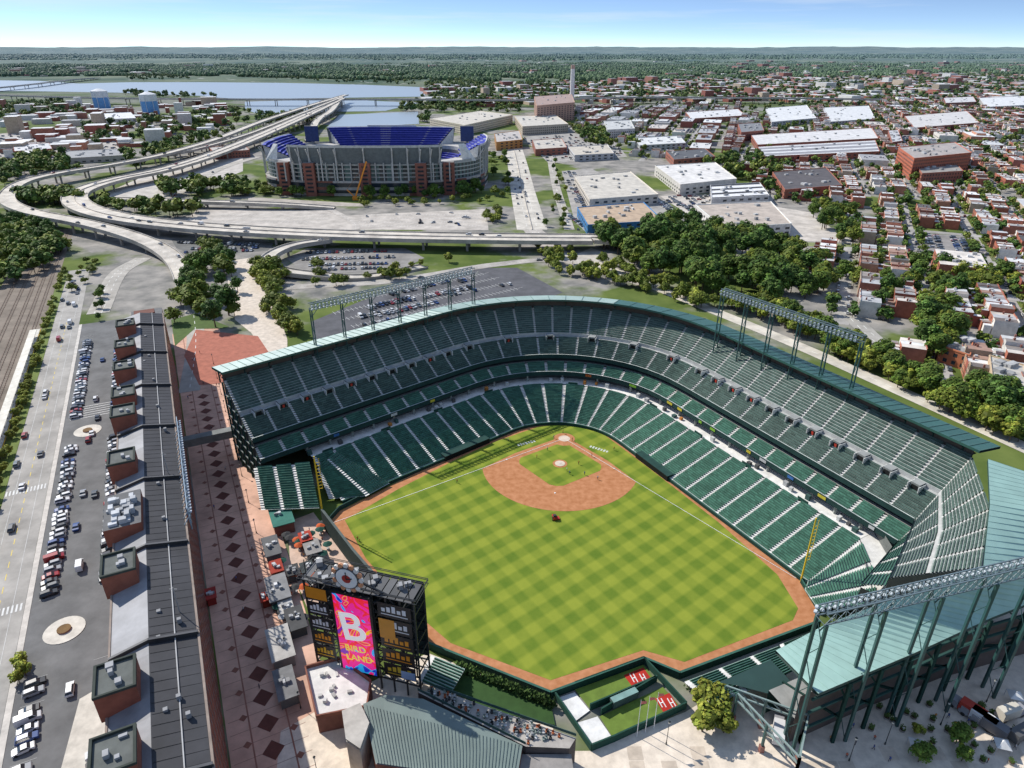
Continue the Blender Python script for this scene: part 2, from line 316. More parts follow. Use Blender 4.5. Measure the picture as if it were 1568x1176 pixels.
def deck(mb,front,back,rows,sec=8.,seat=GREEN,tread=TRL,aw=1.25,sub=4,ais=AISLE):
    mid=[(a+c)/2 for a,c in zip(front,back)]
    L=[0]
    for i in range(1,len(mid)): L.append(L[-1]+np.linalg.norm((mid[i]-mid[i-1])[:2]))
    inv=lambda d: float(np.interp(d,L,range(len(L))))
    ns=max(1,round(L[-1]/sec)); sl=L[-1]/ns; iv=[]
    for k in range(ns):
        iv.append((k*sl,k*sl+aw,1))
        for j in range(sub): w=(sl-aw)/sub; iv.append((k*sl+aw+j*w,k*sl+aw+(j+1)*w,0))
    for d0,d1,ai in iv:
        u0,u1=inv(d0),inv(d1)
        f0,f1,b0,b1=evalp(front,u0),evalp(front,u1),evalp(back,u0),evalp(back,u1)
        def P(k,v,z):
            p=(f0+(b0-f0)*v) if k==0 else (f1+(b1-f1)*v); return (p[0],p[1],z)
        za=f0[2];zb=b0[2]
        for i in range(rows):
            v0=i/rows;v1=(i+1)/rows;dv=1/rows; z=za+(zb-za)*i/rows; zp=za+(zb-za)*max(0,i-1)/rows
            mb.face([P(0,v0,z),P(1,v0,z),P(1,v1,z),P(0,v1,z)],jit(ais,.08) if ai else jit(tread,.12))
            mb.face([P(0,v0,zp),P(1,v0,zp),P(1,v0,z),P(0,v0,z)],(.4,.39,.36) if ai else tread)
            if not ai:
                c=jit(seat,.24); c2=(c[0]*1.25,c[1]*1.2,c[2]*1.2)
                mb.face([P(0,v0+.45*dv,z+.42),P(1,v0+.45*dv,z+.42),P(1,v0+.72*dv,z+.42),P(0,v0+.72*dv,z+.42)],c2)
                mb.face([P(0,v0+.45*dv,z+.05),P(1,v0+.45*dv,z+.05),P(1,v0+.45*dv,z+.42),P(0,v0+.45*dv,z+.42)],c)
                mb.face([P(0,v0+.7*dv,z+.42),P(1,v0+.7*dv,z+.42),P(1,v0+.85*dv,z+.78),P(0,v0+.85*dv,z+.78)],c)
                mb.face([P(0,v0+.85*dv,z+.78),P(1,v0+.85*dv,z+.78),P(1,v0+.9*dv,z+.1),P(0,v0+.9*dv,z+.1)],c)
def strip(mb,P,Q,col,m=0):
    for i in range(len(P)-1): mb.face([P[i],P[i+1],Q[i+1],Q[i]],col,m)
def arr(l): return [np.array(p) for p in l]
SL=stations(-33,36); mb=MB()
LF0=off(SL,.6,1.3);LB0=off(SL,21.2,8.4); K3F=np.array(G(1252,932,1.3));K3B=np.array(G(1342,926,8.4))
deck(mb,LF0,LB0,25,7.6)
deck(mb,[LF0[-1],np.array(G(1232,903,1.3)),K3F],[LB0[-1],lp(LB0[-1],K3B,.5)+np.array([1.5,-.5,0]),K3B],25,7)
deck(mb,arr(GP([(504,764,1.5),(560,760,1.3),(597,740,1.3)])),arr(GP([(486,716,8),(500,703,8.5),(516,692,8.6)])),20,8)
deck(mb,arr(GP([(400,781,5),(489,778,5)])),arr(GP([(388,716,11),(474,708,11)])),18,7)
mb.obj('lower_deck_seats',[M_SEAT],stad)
mb=MB()
DG=(.015,.05,.04)
strip(mb,off(SL,.0,0),off(SL,.0,1.3),DG); strip(mb,off(SL,.0,1.3),off(SL,.6,1.3),(.03,.09,.07))
strip(mb,off(SL,21.2,8.5),off(SL,27.5,8.5),(.78,.76,.71))
SU=stations(-50,47)
strip(mb,off(SL,27.5,8.5),off(SL,27.5,12.5),(.09,.1,.095))
for i in range(2,len(SL)-2,8):
    p,n_=SL[i]; dd=np.array([-n_[1],n_[0]])
    mb.beam((*(p+n_*21.3-dd*2),9),(*(p+n_*21.3+dd*2),9),.3,(.02,.07,.055),h=1)
for i,(p,n_) in enumerate(SL):
    an=math.atan2(n_[1],n_[0])
    if i%3==0:
        c=p+n_*25; mb.box((c[0],c[1],8.5),.7,.7,4,0,(.3,.32,.3))
    if random.random()<.4:
        c=p+n_*rnd(22.5,24); mb.box((c[0],c[1],8.55),rnd(1.,1.6),rnd(1,1.6),rnd(1,1.8),an+1.57,random.choice([(.6,.6,.58),(.4,.4,.4),(.5,.2,.05),(.05,.1,.09),(.1,.1,.1)]))
for lo in([i for i,(p,n_) in enumerate(SL) if 8<np.dot(p-A0,D1)<30 and n_ is N1],[i for i,(p,n_) in enumerate(SL) if -44<np.dot(p-B0,D2)<-24 and n_ is N2]):
    if len(lo)>1:
        a_=SL[lo[0]];b2=SL[lo[-1]]; mb.prism([tuple(a_[0]-a_[1]*.6),tuple(b2[0]-b2[1]*.6),tuple(b2[0]+b2[1]*2.6),tuple(a_[0]+a_[1]*2.6)],1.9,2.3,(.02,.02,.02),(.02,.06,.05)); mb.prism([tuple(a_[0]-a_[1]*.5),tuple(b2[0]-b2[1]*.5),tuple(b2[0]-b2[1]*.2),tuple(a_[0]-a_[1]*.2)],.1,1.8,(.01,.01,.01))
mb.obj('lower_concourse',[M_MAT],stad)
E1=off(SU,29.4,18.3)[-1];F1=off(SU,49.6,34)[-1];E2,F2=np.array(G(1362,884,18.3)),np.array(G(1503,868,32))
n3=(F2-E2)[:2];n3/=np.linalg.norm(n3)
mb=MB(); CU0=off(SU,23.8,12.6);CU1=off(SU,29.2,15.4)
ce=[CU0[-1],np.array([*(E2[:2]-n3*5.6),12.6])];cf=[CU1[-1],np.array([*(E2[:2]-n3*.2),15.4])]
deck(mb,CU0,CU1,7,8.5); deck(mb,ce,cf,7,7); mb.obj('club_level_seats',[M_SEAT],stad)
mb=MB()
def fascia(pts,z0,z1,col):
    strip(mb,[np.array([p[0],p[1],z0]) for p in pts],[np.array([p[0],p[1],z1]) for p in pts],col)
fascia(CU0,11.4,13.3,(.02,.055,.05)); fascia(ce,11.4,13.3,(.02,.055,.05)); strip(mb,off(SU,23.8,11.4),off(SU,30,11.4),(.2,.2,.2))
strip(mb,off(SU,23.75,13.3),off(SU,24.1,13.3),(.5,.54,.52))
strip(mb,off(SU,29.2,15.4),off(SU,31.,15.4),(.3,.3,.28)); strip(mb,off(SU,31,15.4),off(SU,31,18.2),(.03,.035,.035))
strip(mb,off(SU,29.,18.2),off(SU,31.5,18.2),(.2,.2,.2)); fascia(off(SU,29.,0),17.2,19.1,(.02,.055,.05)); fascia([E1,E2],17,19.1,(.02,.055,.05)); strip(mb,off(SU,28.9,19.1),off(SU,29.3,19.1),(.5,.54,.5))
mb.face([ce[1]+[0,0,-1.2],cf[1]+[0,0,-4],(*cf[1][:2],0),(*ce[1][:2],0)],(.06,.07,.065))
s35=off(SL,27.5,8.45)[-1]; cw=[LB0[-1]+[0,0,.02],lp(LB0[-1],K3B,.5)+np.array([1.5,-.5,.02]),K3B+[0,0,.02]]; cb=[s35,lp(CU1[-1],cf[1],.4)*np.array([1,1,0])+[0,0,8.45],cf[1]*np.array([1,1,0])+[0,0,8.45]]
cb=[np.array(v) for v in cb]; strip(mb,cw,cb,(.68,.66,.61)); strip(mb,cb,[v+[0,0,4] for v in cb],(.16,.17,.16))
mb.face([LB0[-1]+[0,0,.0],K3B,(K3B[0],K3B[1],0),(LB0[-1][0],LB0[-1][1],0)],(.1,.1,.1))
for i in range(3,len(SU)-2,2):
    if random.random()<.4:
        p,n_=SU[i];p2,n2=SU[i+1]; c=random.choice([(.6,.5,.05),(.05,.15,.4),(.6,.6,.6),(.5,.12,.03),(.25,.5,.05)])
        a=p+n_*23.65;b_=p2+n2*23.65; b_=a+(b_-a)*rnd(.5,1); mb.face([(*a,11.8),(*b_,11.8),(*b_,12.9),(*a,12.9)],c)
mb.obj('club_level_fascia',[M_MAT],stad)
mb=MB()
UA=(.68,.67,.63)
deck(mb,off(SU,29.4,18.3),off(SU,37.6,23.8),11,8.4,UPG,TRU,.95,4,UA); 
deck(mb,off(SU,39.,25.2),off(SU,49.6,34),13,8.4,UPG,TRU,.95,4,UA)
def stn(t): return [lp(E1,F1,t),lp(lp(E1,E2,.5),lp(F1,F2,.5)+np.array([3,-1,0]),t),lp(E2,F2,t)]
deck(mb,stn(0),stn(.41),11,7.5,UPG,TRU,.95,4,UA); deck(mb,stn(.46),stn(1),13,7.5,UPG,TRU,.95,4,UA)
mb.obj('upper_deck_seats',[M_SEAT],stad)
mb=MB()
strip(mb,off(SU,37.6,23.8),off(SU,39.,23.8),(.42,.43,.41)); strip(mb,off(SU,39.,23.8),off(SU,39.,25.2),(.48,.48,.46))
for i in range(2,len(SU)-1,3):
    p,n_=SU[i]; an=math.atan2(n_[1],n_[0])
    c=p+n_*37.8; mb.box((c[0],c[1],23.6),3.2,2.8,1.5,an,(.24,.25,.24),(.32,.33,.32))
    c=p+n_*36.2; mb.box((c[0],c[1],23.),.12,2.0,1.5,an,(.015,.015,.015)); 
    for dd in(-1.7,1.7): c2=p+n_*37+np.array([-n_[1],n_[0]])*dd; mb.box((c2[0],c2[1],22.9),3.4,.2,1.9,an,(.66,.66,.63))
    if random.random()<.4: mb.box((c[0]-n_[0]*.1,c[1]-n_[1]*.1,23.),.1,.8,1.2,an,(.5,.05,.03))
strip(mb,off(SU,50,0),off(SU,50,36),(.11,.085,.07)); strip(mb,off(SU,31,16),off(SU,50,33.2),(.1,.1,.1))
strip(mb,off(SU,49.6,34),off(SU,52,34),(.12,.14,.13))
for e in(0,-1):
    p,n_=SU[e]; pts=[(24,0),(24,12),(29.4,17.6),(50,33.4),(50,0)] if e==0 else [(31,12),(31,18),(50,33.4),(50,8)]
    mb.face([(*(p+n_*o_),z) for o_,z in pts],(.06,.075,.07))
mb.face([E2+np.array([0,0,-.5]),F2+np.array([0,0,-.5]),(F2[0],F2[1],0),(E2[0],E2[1],0)],(.06,.07,.065))
strip(mb,stn(0),[s_*np.array([1,1,0])+[0,0,15.4] for s_ in stn(0)],(.04,.05,.045))
strip(mb,stn(.41),stn(.46),(.42,.42,.4))
p,n_=SU[0]
for k in range(7):
    z=3+k*4.2; o1=max(24,24+(z-12)*1.25); 
    mb.beam((*(p+n_*o1-D1*.3),z),(*(p+n_*50-D1*.3),z),.35,(.25,.28,.27))
for k in range(6):
    o_=26+k*4.8; mb.beam((*(p+n_*o_-D1*.4),0),(*(p+n_*o_-D1*.4),12+(o_-24)*.8),.5,(.02,.07,.055))
mb.obj('upper_deck_structure',[M_MAT],stad)
# roof
mb=MB()
SR=stations(-51,48)
def roof_sheen(i):
    t=i/len(SR); return (.54,.64,.56) if t<.36 else ((.32,.42,.37) if t<.5 else (.04,.12,.10))  # sun sheen painted into the roof colour: pale, middle and dark sections
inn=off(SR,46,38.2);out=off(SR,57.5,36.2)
for i in range(len(SR)-1): mb.face([inn[i],inn[i+1],out[i+1],out[i]],jit(roof_sheen(i),.08)); 
strip(mb,off(SR,46,37.4),off(SR,57.5,35.4),(.05,.08,.07)); strip(mb,off(SR,46,37.4),inn,(.03,.1,.08)); strip(mb,off(SR,57.5,35.4),out,(.03,.1,.08))
for i in range(0,len(SR),1):
    p,n_=SR[i]; mb.beam((*(p+n_*46.2),38.3),(*(p+n_*57.3),36.35),.12,(.1,.2,.17))
    if i%3==0:
        mb.beam((*(p+n_*50),33),(*(p+n_*50),37.2),.4,DG); mb.beam((*(p+n_*50),35),(*(p+n_*46.4),37.6),.25,DG)
PG=(.34,.52,.45)
inE=arr(GP([(1513,703,38.2),(1516,772,36),(1506,866,32.5),(1380,912,27),(1263,957,22),(1188,996,20)]))
ouE=arr(GP([(1570,722,36.2),(1680,800,32),(1690,880,24),(1520,945,20.5),(1400,1000,20),(1253,1062,20)]))
for i in range(len(inE)-1):
    for k in range(10):
        a=lp(inE[i],inE[i+1],k/10);b_=lp(inE[i],inE[i+1],(k+1)/10);c=lp(ouE[i],ouE[i+1],(k+1)/10);d=lp(ouE[i],ouE[i+1],k/10)
        mb.face([a,b_,c,d],jit(PG,.03)); mb.beam(tuple(a+[0,0,.03]),tuple(d+[0,0,.03]),.05,(.3,.46,.4))
        dz=np.array([0,0,-.9]); mb.face([c,d,d+dz,c+dz],(.02,.06,.05)); mb.face([a,b_,b_+dz,a+dz],(.02,.06,.05))
        mb.face([a+dz,b_+dz,c+dz,d+dz],(.05,.08,.07))
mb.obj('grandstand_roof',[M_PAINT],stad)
mb=MB()
for i in range(2,5):
    for k in range(3):
        d=lp(ouE[i],ouE[i+1],k/3); a=lp(inE[i],inE[i+1],k/3); mb.beam((d[0],d[1],0),(d[0],d[1],d[2]-1),.7,DG); mid=lp(d,a,.25); mb.beam((d[0],d[1],d[2]-6),(mid[0],mid[1],d[2]-1),.3,DG)
        mb.beam((d[0],d[1],8),(a[0],a[1],8),.5,DG)
    for z in(8,13,17): a=lp(ouE[i],inE[i],.08);b_=lp(ouE[i+1],inE[i+1],.08); mb.beam((a[0],a[1],z),(b_[0],b_[1],z),.5,(.03,.08,.07))
ww=[lp(ouE[i],inE[i],.3) for i in range(2,6)]; strip(mb,[w*np.array([1,1,0]) for w in ww],[w*np.array([1,1,0])+[0,0,15] for w in ww],(.13,.1,.085))
ww2=[lp(ouE[i],inE[i],.95) for i in range(2,6)]; strip(mb,[w*np.array([1,1,0])+[0,0,8] for w in ww],[w*np.array([1,1,0])+[0,0,8] for w in ww2],(.3,.3,.28))
strip(mb,[w*np.array([1,1,0]) for w in ww2],[w*np.array([1,1,0])+[0,0,8] for w in ww2],(.02,.06,.05))
mb.obj('left_field_arcade',[M_MAT],stad)
# outfield walls, bleachers
mb=MB()
def wall(pts,h,w,col,top=None,z=0):
    P=GP(pts)
    for i in range(len(P)-1):
        a=np.array(P[i]);c=np.array(P[i+1]); d=(c-a)[:2];d/=np.linalg.norm(d);n_=np.array([-d[1],d[0]])*w/2
        mb.prism([tuple(a[:2]-n_),tuple(c[:2]-n_),tuple(c[:2]+n_),tuple(a[:2]+n_)],z,z+h,col,top or col)
wall([(497,808),(545,872),(600,937),(655,992)],7.4,.8,(.03,.05,.045),(.1,.12,.11))
wall([(656,993),(843,1069),(985,1016),(1040,1039),(1254,959)],2.3,.6,(.012,.05,.035),(.04,.12,.09))
wall([(1256,942),(1226,892)],1.4,.5,(.012,.05,.035),(.04,.12,.09)); wall([(498,805),(520,781),(560,760)],1.6,.4,(.02,.06,.05))
mb.obj('outfield_wall',[M_MAT],stad)
mb=MB()
deck(mb,arr(GP([(1048,1044,2.6),(1150,1005,2.6),(1192,989,2.6)])),arr(GP([(1090,1078,6.5),(1188,1040,6.5),(1228,1020,6.5)])),12,9)
deck(mb,arr(GP([(1194,987,2.6),(1250,965,2.6)])),arr(GP([(1200,1000,5),(1262,975,5)])),6,9)
deck(mb,arr(GP([(660,1003,2.6),(712,1024,2.6)])),arr(GP([(640,1040,6),(690,1062,6)])),9,8)
mb.obj('bleacher_seats',[M_SEAT],stad)
mb=MB()
def pp(l,z,col,mb_=None): (mb_ or mb).face(GP(l,z),col)
pp([(700,1025),(843,1075),(850,1110),(760,1090),(690,1060)],.5,(.035,.08,.02))
for l,c in (([(880,1056),(985,1018),(1003,1040),(903,1085)],(.14,.21,.035)),([(918,1097),(1015,1052),(1045,1085),(940,1132)],(.14,.21,.035)),
            ([(955,1034),(985,1022),(1000,1043),(972,1056)],(.45,.03,.02)),([(1003,1070),(1025,1061),(1040,1084),(1018,1094)],(.45,.03,.02)),
            ([(850,1070),(880,1060),(903,1088),(880,1105)],(.74,.73,.7)),([(880,1108),(915,1097),(938,1130),(905,1147)],(.74,.73,.7))):
    pp(l,.35 if c[0]!=.45 else .42,c)
for cx,cy in((978,1040),(1021,1078)):
    c=G(cx,cy)
    for dx in(-1.2,1.2):
        for k in(-1,1): mb.box((c[0]+dx-.5+(k*.45+.45),c[1],.43),.22,2.6,.03,.3,WH)
        mb.box((c[0]+dx-.0,c[1],.47),.9,.25,.03,.3,WH)
for a,b_ in(((880,1054),(985,1015)),((985,1015),(1050,1085)),((903,1088),(1005,1044)),((940,1136),(1050,1085)),((850,1070),(905,1150)),((905,1150),(940,1136)),((1003,1045),(920,1095))):
    A_=G(*a);B_=G(*b_); mb.beam((A_[0],A_[1],1.2),(B_[0],B_[1],1.2),.35,(.02,.07,.05),h=2.2)
c=G(955,1075); mb.box((c[0],c[1],.35),7,1.6,2.2,.45,(.1,.14,.13),(.2,.33,.3))
mb.obj('bullpen',[M_MAT],stad)
mb=MB()
for (a,b2,nn) in(((700,1022),(848,1082),420),((1052,1050),(1100,1085),90)):
    A_=np.array(G(*a));B_=np.array(G(*b2))
    for k in range(nn*4):
        p=lp(A_,B_,random.random())+np.array([rnd(-.9,.9),rnd(-1.4,.2),rnd(.4,2.7)]); s_=rnd(.2,.45); v1=Vector((rnd(-1,1),rnd(-1,1),rnd(-1,1))).normalized()*s_; v2=v1.orthogonal().normalized()*s_; p=Vector(p)
        mb.face([p-v1,p-v2,p+v1,p+v2],jit((.05,.09,.02),.5))
mb.obj('ivy_hedge',[M_LEAF])
def pole(px,py,z0,h):
    mb=MB();c=G(px,py); Y=(.8,.55,.03); mb.cyl((c[0],c[1],z0),(c[0],c[1],z0+h),.28,.2,8,Y)
    mb.beam((c[0]+1.2,c[1]+.4,z0+8),(c[0]+1.2,c[1]+.4,z0+h-1),.12,Y)
    for k in range(int((h-9)/1.2)): z=z0+8+k*1.2; mb.beam((c[0],c[1],z),(c[0]+1.2,c[1]+.4,z),.1,Y)
    mb.obj('foul_pole',[M_PAINT])
pole(1226,891,0,23); pole(497,807,7,20)
def light_rig(a,b_,ncol,zbase,depth=1.8,hh=2.2,cw=.38):
    mb=MB(); a=Vector(a);b_=Vector(b_);d=(b_-a);L=d.length;d.normalize();n_=Vector((-d.y,d.x,0)); TG=(.03,.085,.08); GY=(.13,.18,.20)
    for k in range(ncol):
        p=a+d*L*(k+.03)/(ncol-1+.06)
        for o_ in(-depth*.6,depth*.6): mb.beam((p.x+n_.x*o_,p.y+n_.y*o_,zbase),(p.x+n_.x*o_*.9,p.y+n_.y*o_*.9,a.z),cw,TG)
        nb=max(1,int((a.z-zbase)/5))
        for j in range(nb):
            z0=zbase+j*(a.z-zbase)/nb;z1=zbase+(j+1)*(a.z-zbase)/nb; s_=1 if j%2 else -1
            mb.beam((p.x+n_.x*s_*depth*.6,p.y+n_.y*s_*depth*.6,z0),(p.x-n_.x*s_*depth*.6,p.y-n_.y*s_*depth*.6,z1),.14,TG)
        mb.beam((p.x,p.y,a.z-3),tuple(p+d*3+Vector((0,0,0))),.2,TG)
    ch=[(-depth/2,0),(depth/2,0),(-depth/2,hh),(depth/2,hh)]
    for o_,z in ch: mb.beam(a+n_*o_+Vector((0,0,z)),b_+n_*o_+Vector((0,0,z)),.26,GY)
    nb=int(L/2.2)
    for j in range(nb):
        p=a+d*L*j/nb;q=a+d*L*(j+1)/nb
        for o_ in(-depth/2,depth/2):
            mb.beam(p+n_*o_,q+n_*o_+Vector((0,0,hh)),.12,GY); mb.beam(q+n_*o_,q+n_*o_+Vector((0,0,hh)),.1,GY)
        mb.beam(p-n_*depth/2+Vector((0,0,hh)),q+n_*depth/2+Vector((0,0,hh)),.12,GY); mb.beam(p-n_*depth/2,p+n_*depth/2,.1,GY)
    for j in range(int(L/1.5)):
        p=a+d*(j*1.5+.5)
        for zz in(.5,1.7): c=p+n_*(depth*.62*SIDE)+Vector((0,0,zz)); mb.cyl(c,c+n_*(.5*SIDE)+Vector((0,0,-.25)),.25,.5,8,(.5,.55,.58))
    mb.obj('stadium_light_truss',[M_PAINT])
SIDE=-1; light_rig(G(474,474,52),G(725,417,52),7,30)
light_rig(G(1106,450,54),G(1322,525,54),6,30)
SIDE=1; light_rig(G(1256,950,39),G(1600,868,39),5,0,2.6,2.8,.6)
# ---------------------------------------------------------------- railroad warehouse (brick)
wh=empty('brick_warehouse'); BR=(.28,.10,.065)
mb=MB(); S0,S1=-110,212
def wbox(mb,s0,s1,q0,q1,z0,z1,col,top=None,m=0,mt=None):
    mb.prism([W(s0,q0)[:2],W(s1,q0)[:2],W(s1,q1)[:2],W(s0,q1)[:2]],z0,z1,col,top,m,mt)
wbox(mb,S0,S1,-16.5,0,0,28.5,BR,(.1,.1,.1)); wbox(mb,S0,S1,-.1,.35,28.2,28.9,(.3,.24,.2)); wbox(mb,S0,S1,-16.8,-16.4,28.2,28.9,(.3,.24,.2))
wbox(mb,S1+.3,248,-15,-1,0,20,BR,(.16,.16,.16)); wbox(mb,S1+6,S1+12,-13,-4,20,24,(.18,.08,.06)); wbox(mb,S1+18,S1+24,-13,-4,20,24,(.18,.08,.06))
mb.obj('walls',[M_MAT],wh)
mb=MB()
for i in range(int((S1-S0)/4.1)):
    s_=S0+2+i*4.1
    for fl in range(8):
        z=1.6+fl*3.4; mb.face([W(s_,.03,z),W(s_+1.5,.03,z),W(s_+1.5,.03,z+2),W(s_,.03,z+2)],(.05,.05,.05),1)
        mb.face([W(s_-.15,.06,z-.2),W(s_+1.65,.06,z-.2),W(s_+1.65,.06,z),W(s_-.15,.06,z)],(.4,.35,.3),0)
for i in range(4):
    for fl in range(8): z=1.6+fl*3.4; mb.face([W(S0-.03,-15+i*4,z),W(S0-.03,-13.4+i*4,z),W(S0-.03,-13.4+i*4,z+2),W(S0-.03,-15+i*4,z+2)],(.05,.05,.05),1)
mb.obj('windows',[M_MAT,M_GLASS],wh)
mb=MB(); rq=-9.
ss=S0
while ss<S1-.1:
    e=min(ss+8,S1); k=.85+.3*random.random()
    mb.face([W(ss,-16.4,28.7),W(e,-16.4,28.7),W(e,rq,30.6),W(ss,rq,30.6)],(.29*k,.29*k,.3*k))  # sunlit slope painted lighter; the slope past the ridge painted darker
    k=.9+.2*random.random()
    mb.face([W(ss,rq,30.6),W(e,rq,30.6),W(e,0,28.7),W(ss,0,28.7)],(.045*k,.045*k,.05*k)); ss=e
for s_ in(S0,S1):
    mb.face([W(s_,-16.4,28.4),W(s_,rq,30.6),W(s_,0,28.4)],BR)
for s_ in(-103,-70,-36,-3,30,62,95,128,161,195):
    for q0,z0,q1,z1 in((-16.6,29.6,rq,31.5),(rq,31.5,.2,29.6)):
        mb.face([W(s_,q0,z0-1.2),W(s_,q1,z1-1.2),W(s_,q1,z1),W(s_,q0,z0)],(.05,.05,.05)); mb.face([W(s_+.6,q0,z0-1.2),W(s_+.6,q1,z1-1.2),W(s_+.6,q1,z1),W(s_+.6,q0,z0)],(.05,.05,.05))
        mb.face([W(s_,q0,z0),W(s_,q1,z1),W(s_+.6,q1,z1),W(s_+.6,q0,z0)],(.1,.1,.105))
for s_ in np.arange(S0,S1,2.6): mb.beam(W(s_,rq+.2,30.63),W(s_,-.2,28.75),.05,(.03,.03,.03))
mb.beam(W(S0,-4.2,29.75),W(S1,-4.2,29.75),.22,(.4,.4,.4))
mb.obj('roof',[M_ROOF],wh)
mb=MB()
for s_ in(-92,-62,-30,-13,22,72,103,118,142,165,190):
    wbox(mb,s_-4,s_+4,-17.6,-10.6,28,34,BR,(.13,.14,.13)); wbox(mb,s_-4.1,s_+4.1,-17.7,-17.2,34,34.6,(.05,.06,.05)); wbox(mb,s_-4.1,s_+4.1,-11.,-10.5,34,34.6,(.05,.06,.05))
    wbox(mb,s_-4.1,s_-3.7,-17.2,-11.,34,34.6,(.05,.06,.05)); wbox(mb,s_+3.7,s_+4.1,-17.2,-11.,34,34.6,(.05,.06,.05))
    for k in range(3): c=W(s_+rnd(-3,3),rnd(-16,-12),34.05); mb.box(c,rnd(.6,1.4),rnd(.6,1.4),rnd(.4,1.1),.5,(.4,.4,.4))
wbox(mb,38,54,-18,-9.5,28,33,BR,(.15,.15,.15))
for k in range(26):
    c=W(rnd(39,53),rnd(-17,-10.5),33); mb.box(c,rnd(.8,2),rnd(.8,2),rnd(.6,1.8),.46,jit((.45,.46,.47),.3))
for k in range(24):
    c=W(rnd(S0,S1),rnd(-8,-2),29.4); mb.box(c,.8,.8,1.2,.46,(.3,.3,.3))
mb.obj('penthouses',[M_MAT],wh)
mb=MB()
for s_ in np.arange(38,92,3): 
    mb.beam(W(s_,1.2,27),W(s_,1.2,33.5),.25,(.25,.33,.4)); mb.beam(W(s_,-.3,28.9),W(s_,1.2,31),.2,(.25,.33,.4)); mb.beam(W(s_,1.2,30),W(s_+3,1.2,33.5),.15,(.25,.33,.4))
for z in(30,31.7,33.5): mb.beam(W(38,1.2,z),W(92,1.2,z),.22,(.25,.33,.4))
for s_ in np.arange(38,92,1.5): c=Vector(W(s_,1.6,32.6)); mb.cyl(c,c+Vector((.4,.2,-.2)),.2,.42,7,(.55,.6,.65))
mb.obj('roof_light_rack',[M_PAINT],wh)
for s_ in(-70,5,65):
    m2=MB(); a=W(s_,-3,29.4); m2.beam(a,(a[0],a[1],a[2]+7),.15,(.3,.3,.3)); m2.beam((a[0]-.8,a[1],a[2]+6.5),(a[0]+.8,a[1],a[2]+6.5),.1,(.3,.3,.3)); m2.obj('mast',[M_PAINT],wh)
# ---------------------------------------------------------------- Eutaw promenade
def wsheet(name,s0,s1,q0,q1,z,col,mat=None): return sheet(name,[W(s0,q0),W(s1,q0),W(s1,q1),W(s0,q1)],z,col,mat)
wsheet('promenade_paving',-120,262,.4,24,.05,(.68,.42,.31))
mb=MB()
for i in range(34):
    s_=-75+i*7.6
    a=2.7; q_=9.3; mb.face([W(s_-a,q_,.09),W(s_,q_+a*.9,.09),W(s_+a,q_,.09),W(s_,q_-a*.9,.09)],(.16,.06,.045))
    for q_ in(4.3,14.4): a=1.; mb.face([W(s_+3.8-a,q_,.09),W(s_+3.8,q_+a,.09),W(s_+3.8+a,q_,.09),W(s_+3.8,q_-a,.09)],(.3,.13,.09))
for i in range(90):
    s_=-75+i*3.8; mb.face([W(s_,1,.075),W(s_+.12,1,.075),W(s_+.12,17,.075),W(s_,17,.075)],(.34,.2,.15))
for q_ in(5.2,13.4): mb.face([W(-120,q_,.08),W(262,q_,.08),W(262,q_+.35,.08),W(-120,q_+.35,.08)],(.36,.17,.12))
mb.obj('paving_pattern',[M_MAT])
sheet('brick_plaza',GP([(282,545),(300,505),(395,515),(415,545),(400,560),(360,585),(305,590)]),.13,(.42,.15,.1),M_MAT)
sheet('plaza_paving',GP([(345,400),(385,395),(410,430),(440,520),(440,560),(410,550),(385,510),(360,490),(350,440)]),.115,(.66,.57,.47),M_MAT)
sheet('plaza_lawn',GP([(262,490),(300,480),(350,500),(345,503),(298,504),(268,530)]),.15,(.08,.13,.03),M_MAT)
sheet('flag_court',GP([(440,800),(480,785),(497,808),(545,872),(600,937),(560,960),(470,930),(445,870)]),.14,(.62,.45,.35),M_MAT)
def umb(mb,x,y,z,r,col):
    n=8
    for i in range(n):
        t=2*math.pi*i/n;t2=2*math.pi*(i+1)/n
        mb.face([(x,y,z+2.9),(x+r*math.cos(t),y+r*math.sin(t),z+2.3),(x+r*math.cos(t2),y+r*math.sin(t2),z+2.3)],col)
    mb.cyl((x,y,z),(x,y,z+2.9),.04,.04,5,(.4,.4,.4)); mb.cyl((x,y,z),(x,y,z+.75),.5,.5,8,(.5,.5,.5))
for i in range(40):
    px,py=random.choice([(rnd(455,505),rnd(800,900)),(rnd(430,480),rnd(870,960)),(rnd(420,450),rnd(780,1000))]); c=G(px,py); m2=MB(); umb(m2,c[0],c[1],.15,1.5,random.choice([(.02,.08,.06),(.6,.6,.58),(.5,.1,.03),(.05,.05,.05),(.05,.05,.05)])); m2.obj('patio_umbrella',[M_MAT])
def kiosk(px,py,sx,sy,h,ang,col,top,name='concession_stand'):
    m2=MB(); c=G(px,py); m2.box((c[0],c[1],.1),sx,sy,h,ang,col,top); m2.box((c[0],c[1],h+.1),sx+.8,sy+.8,.25,ang,top,top)
    ca,sa=math.cos(ang),math.sin(ang); m2.box((c[0]-sa*(-sy/2-.02),c[1]+ca*(-sy/2-.02),1.1),sx*.7,.1,1.3,ang,(.03,.03,.03))
    for k in range(5): m2.box((c[0]+rnd(-.35,.35)*sy,c[1]+rnd(-.35,.35)*sy,h+.35),rnd(.5,1.2),rnd(.5,1),rnd(.4,1),ang,jit((.45,.45,.45),.5))
    m2.obj(name,[M_MAT])
wa=math.atan2(WD[1],WD[0])
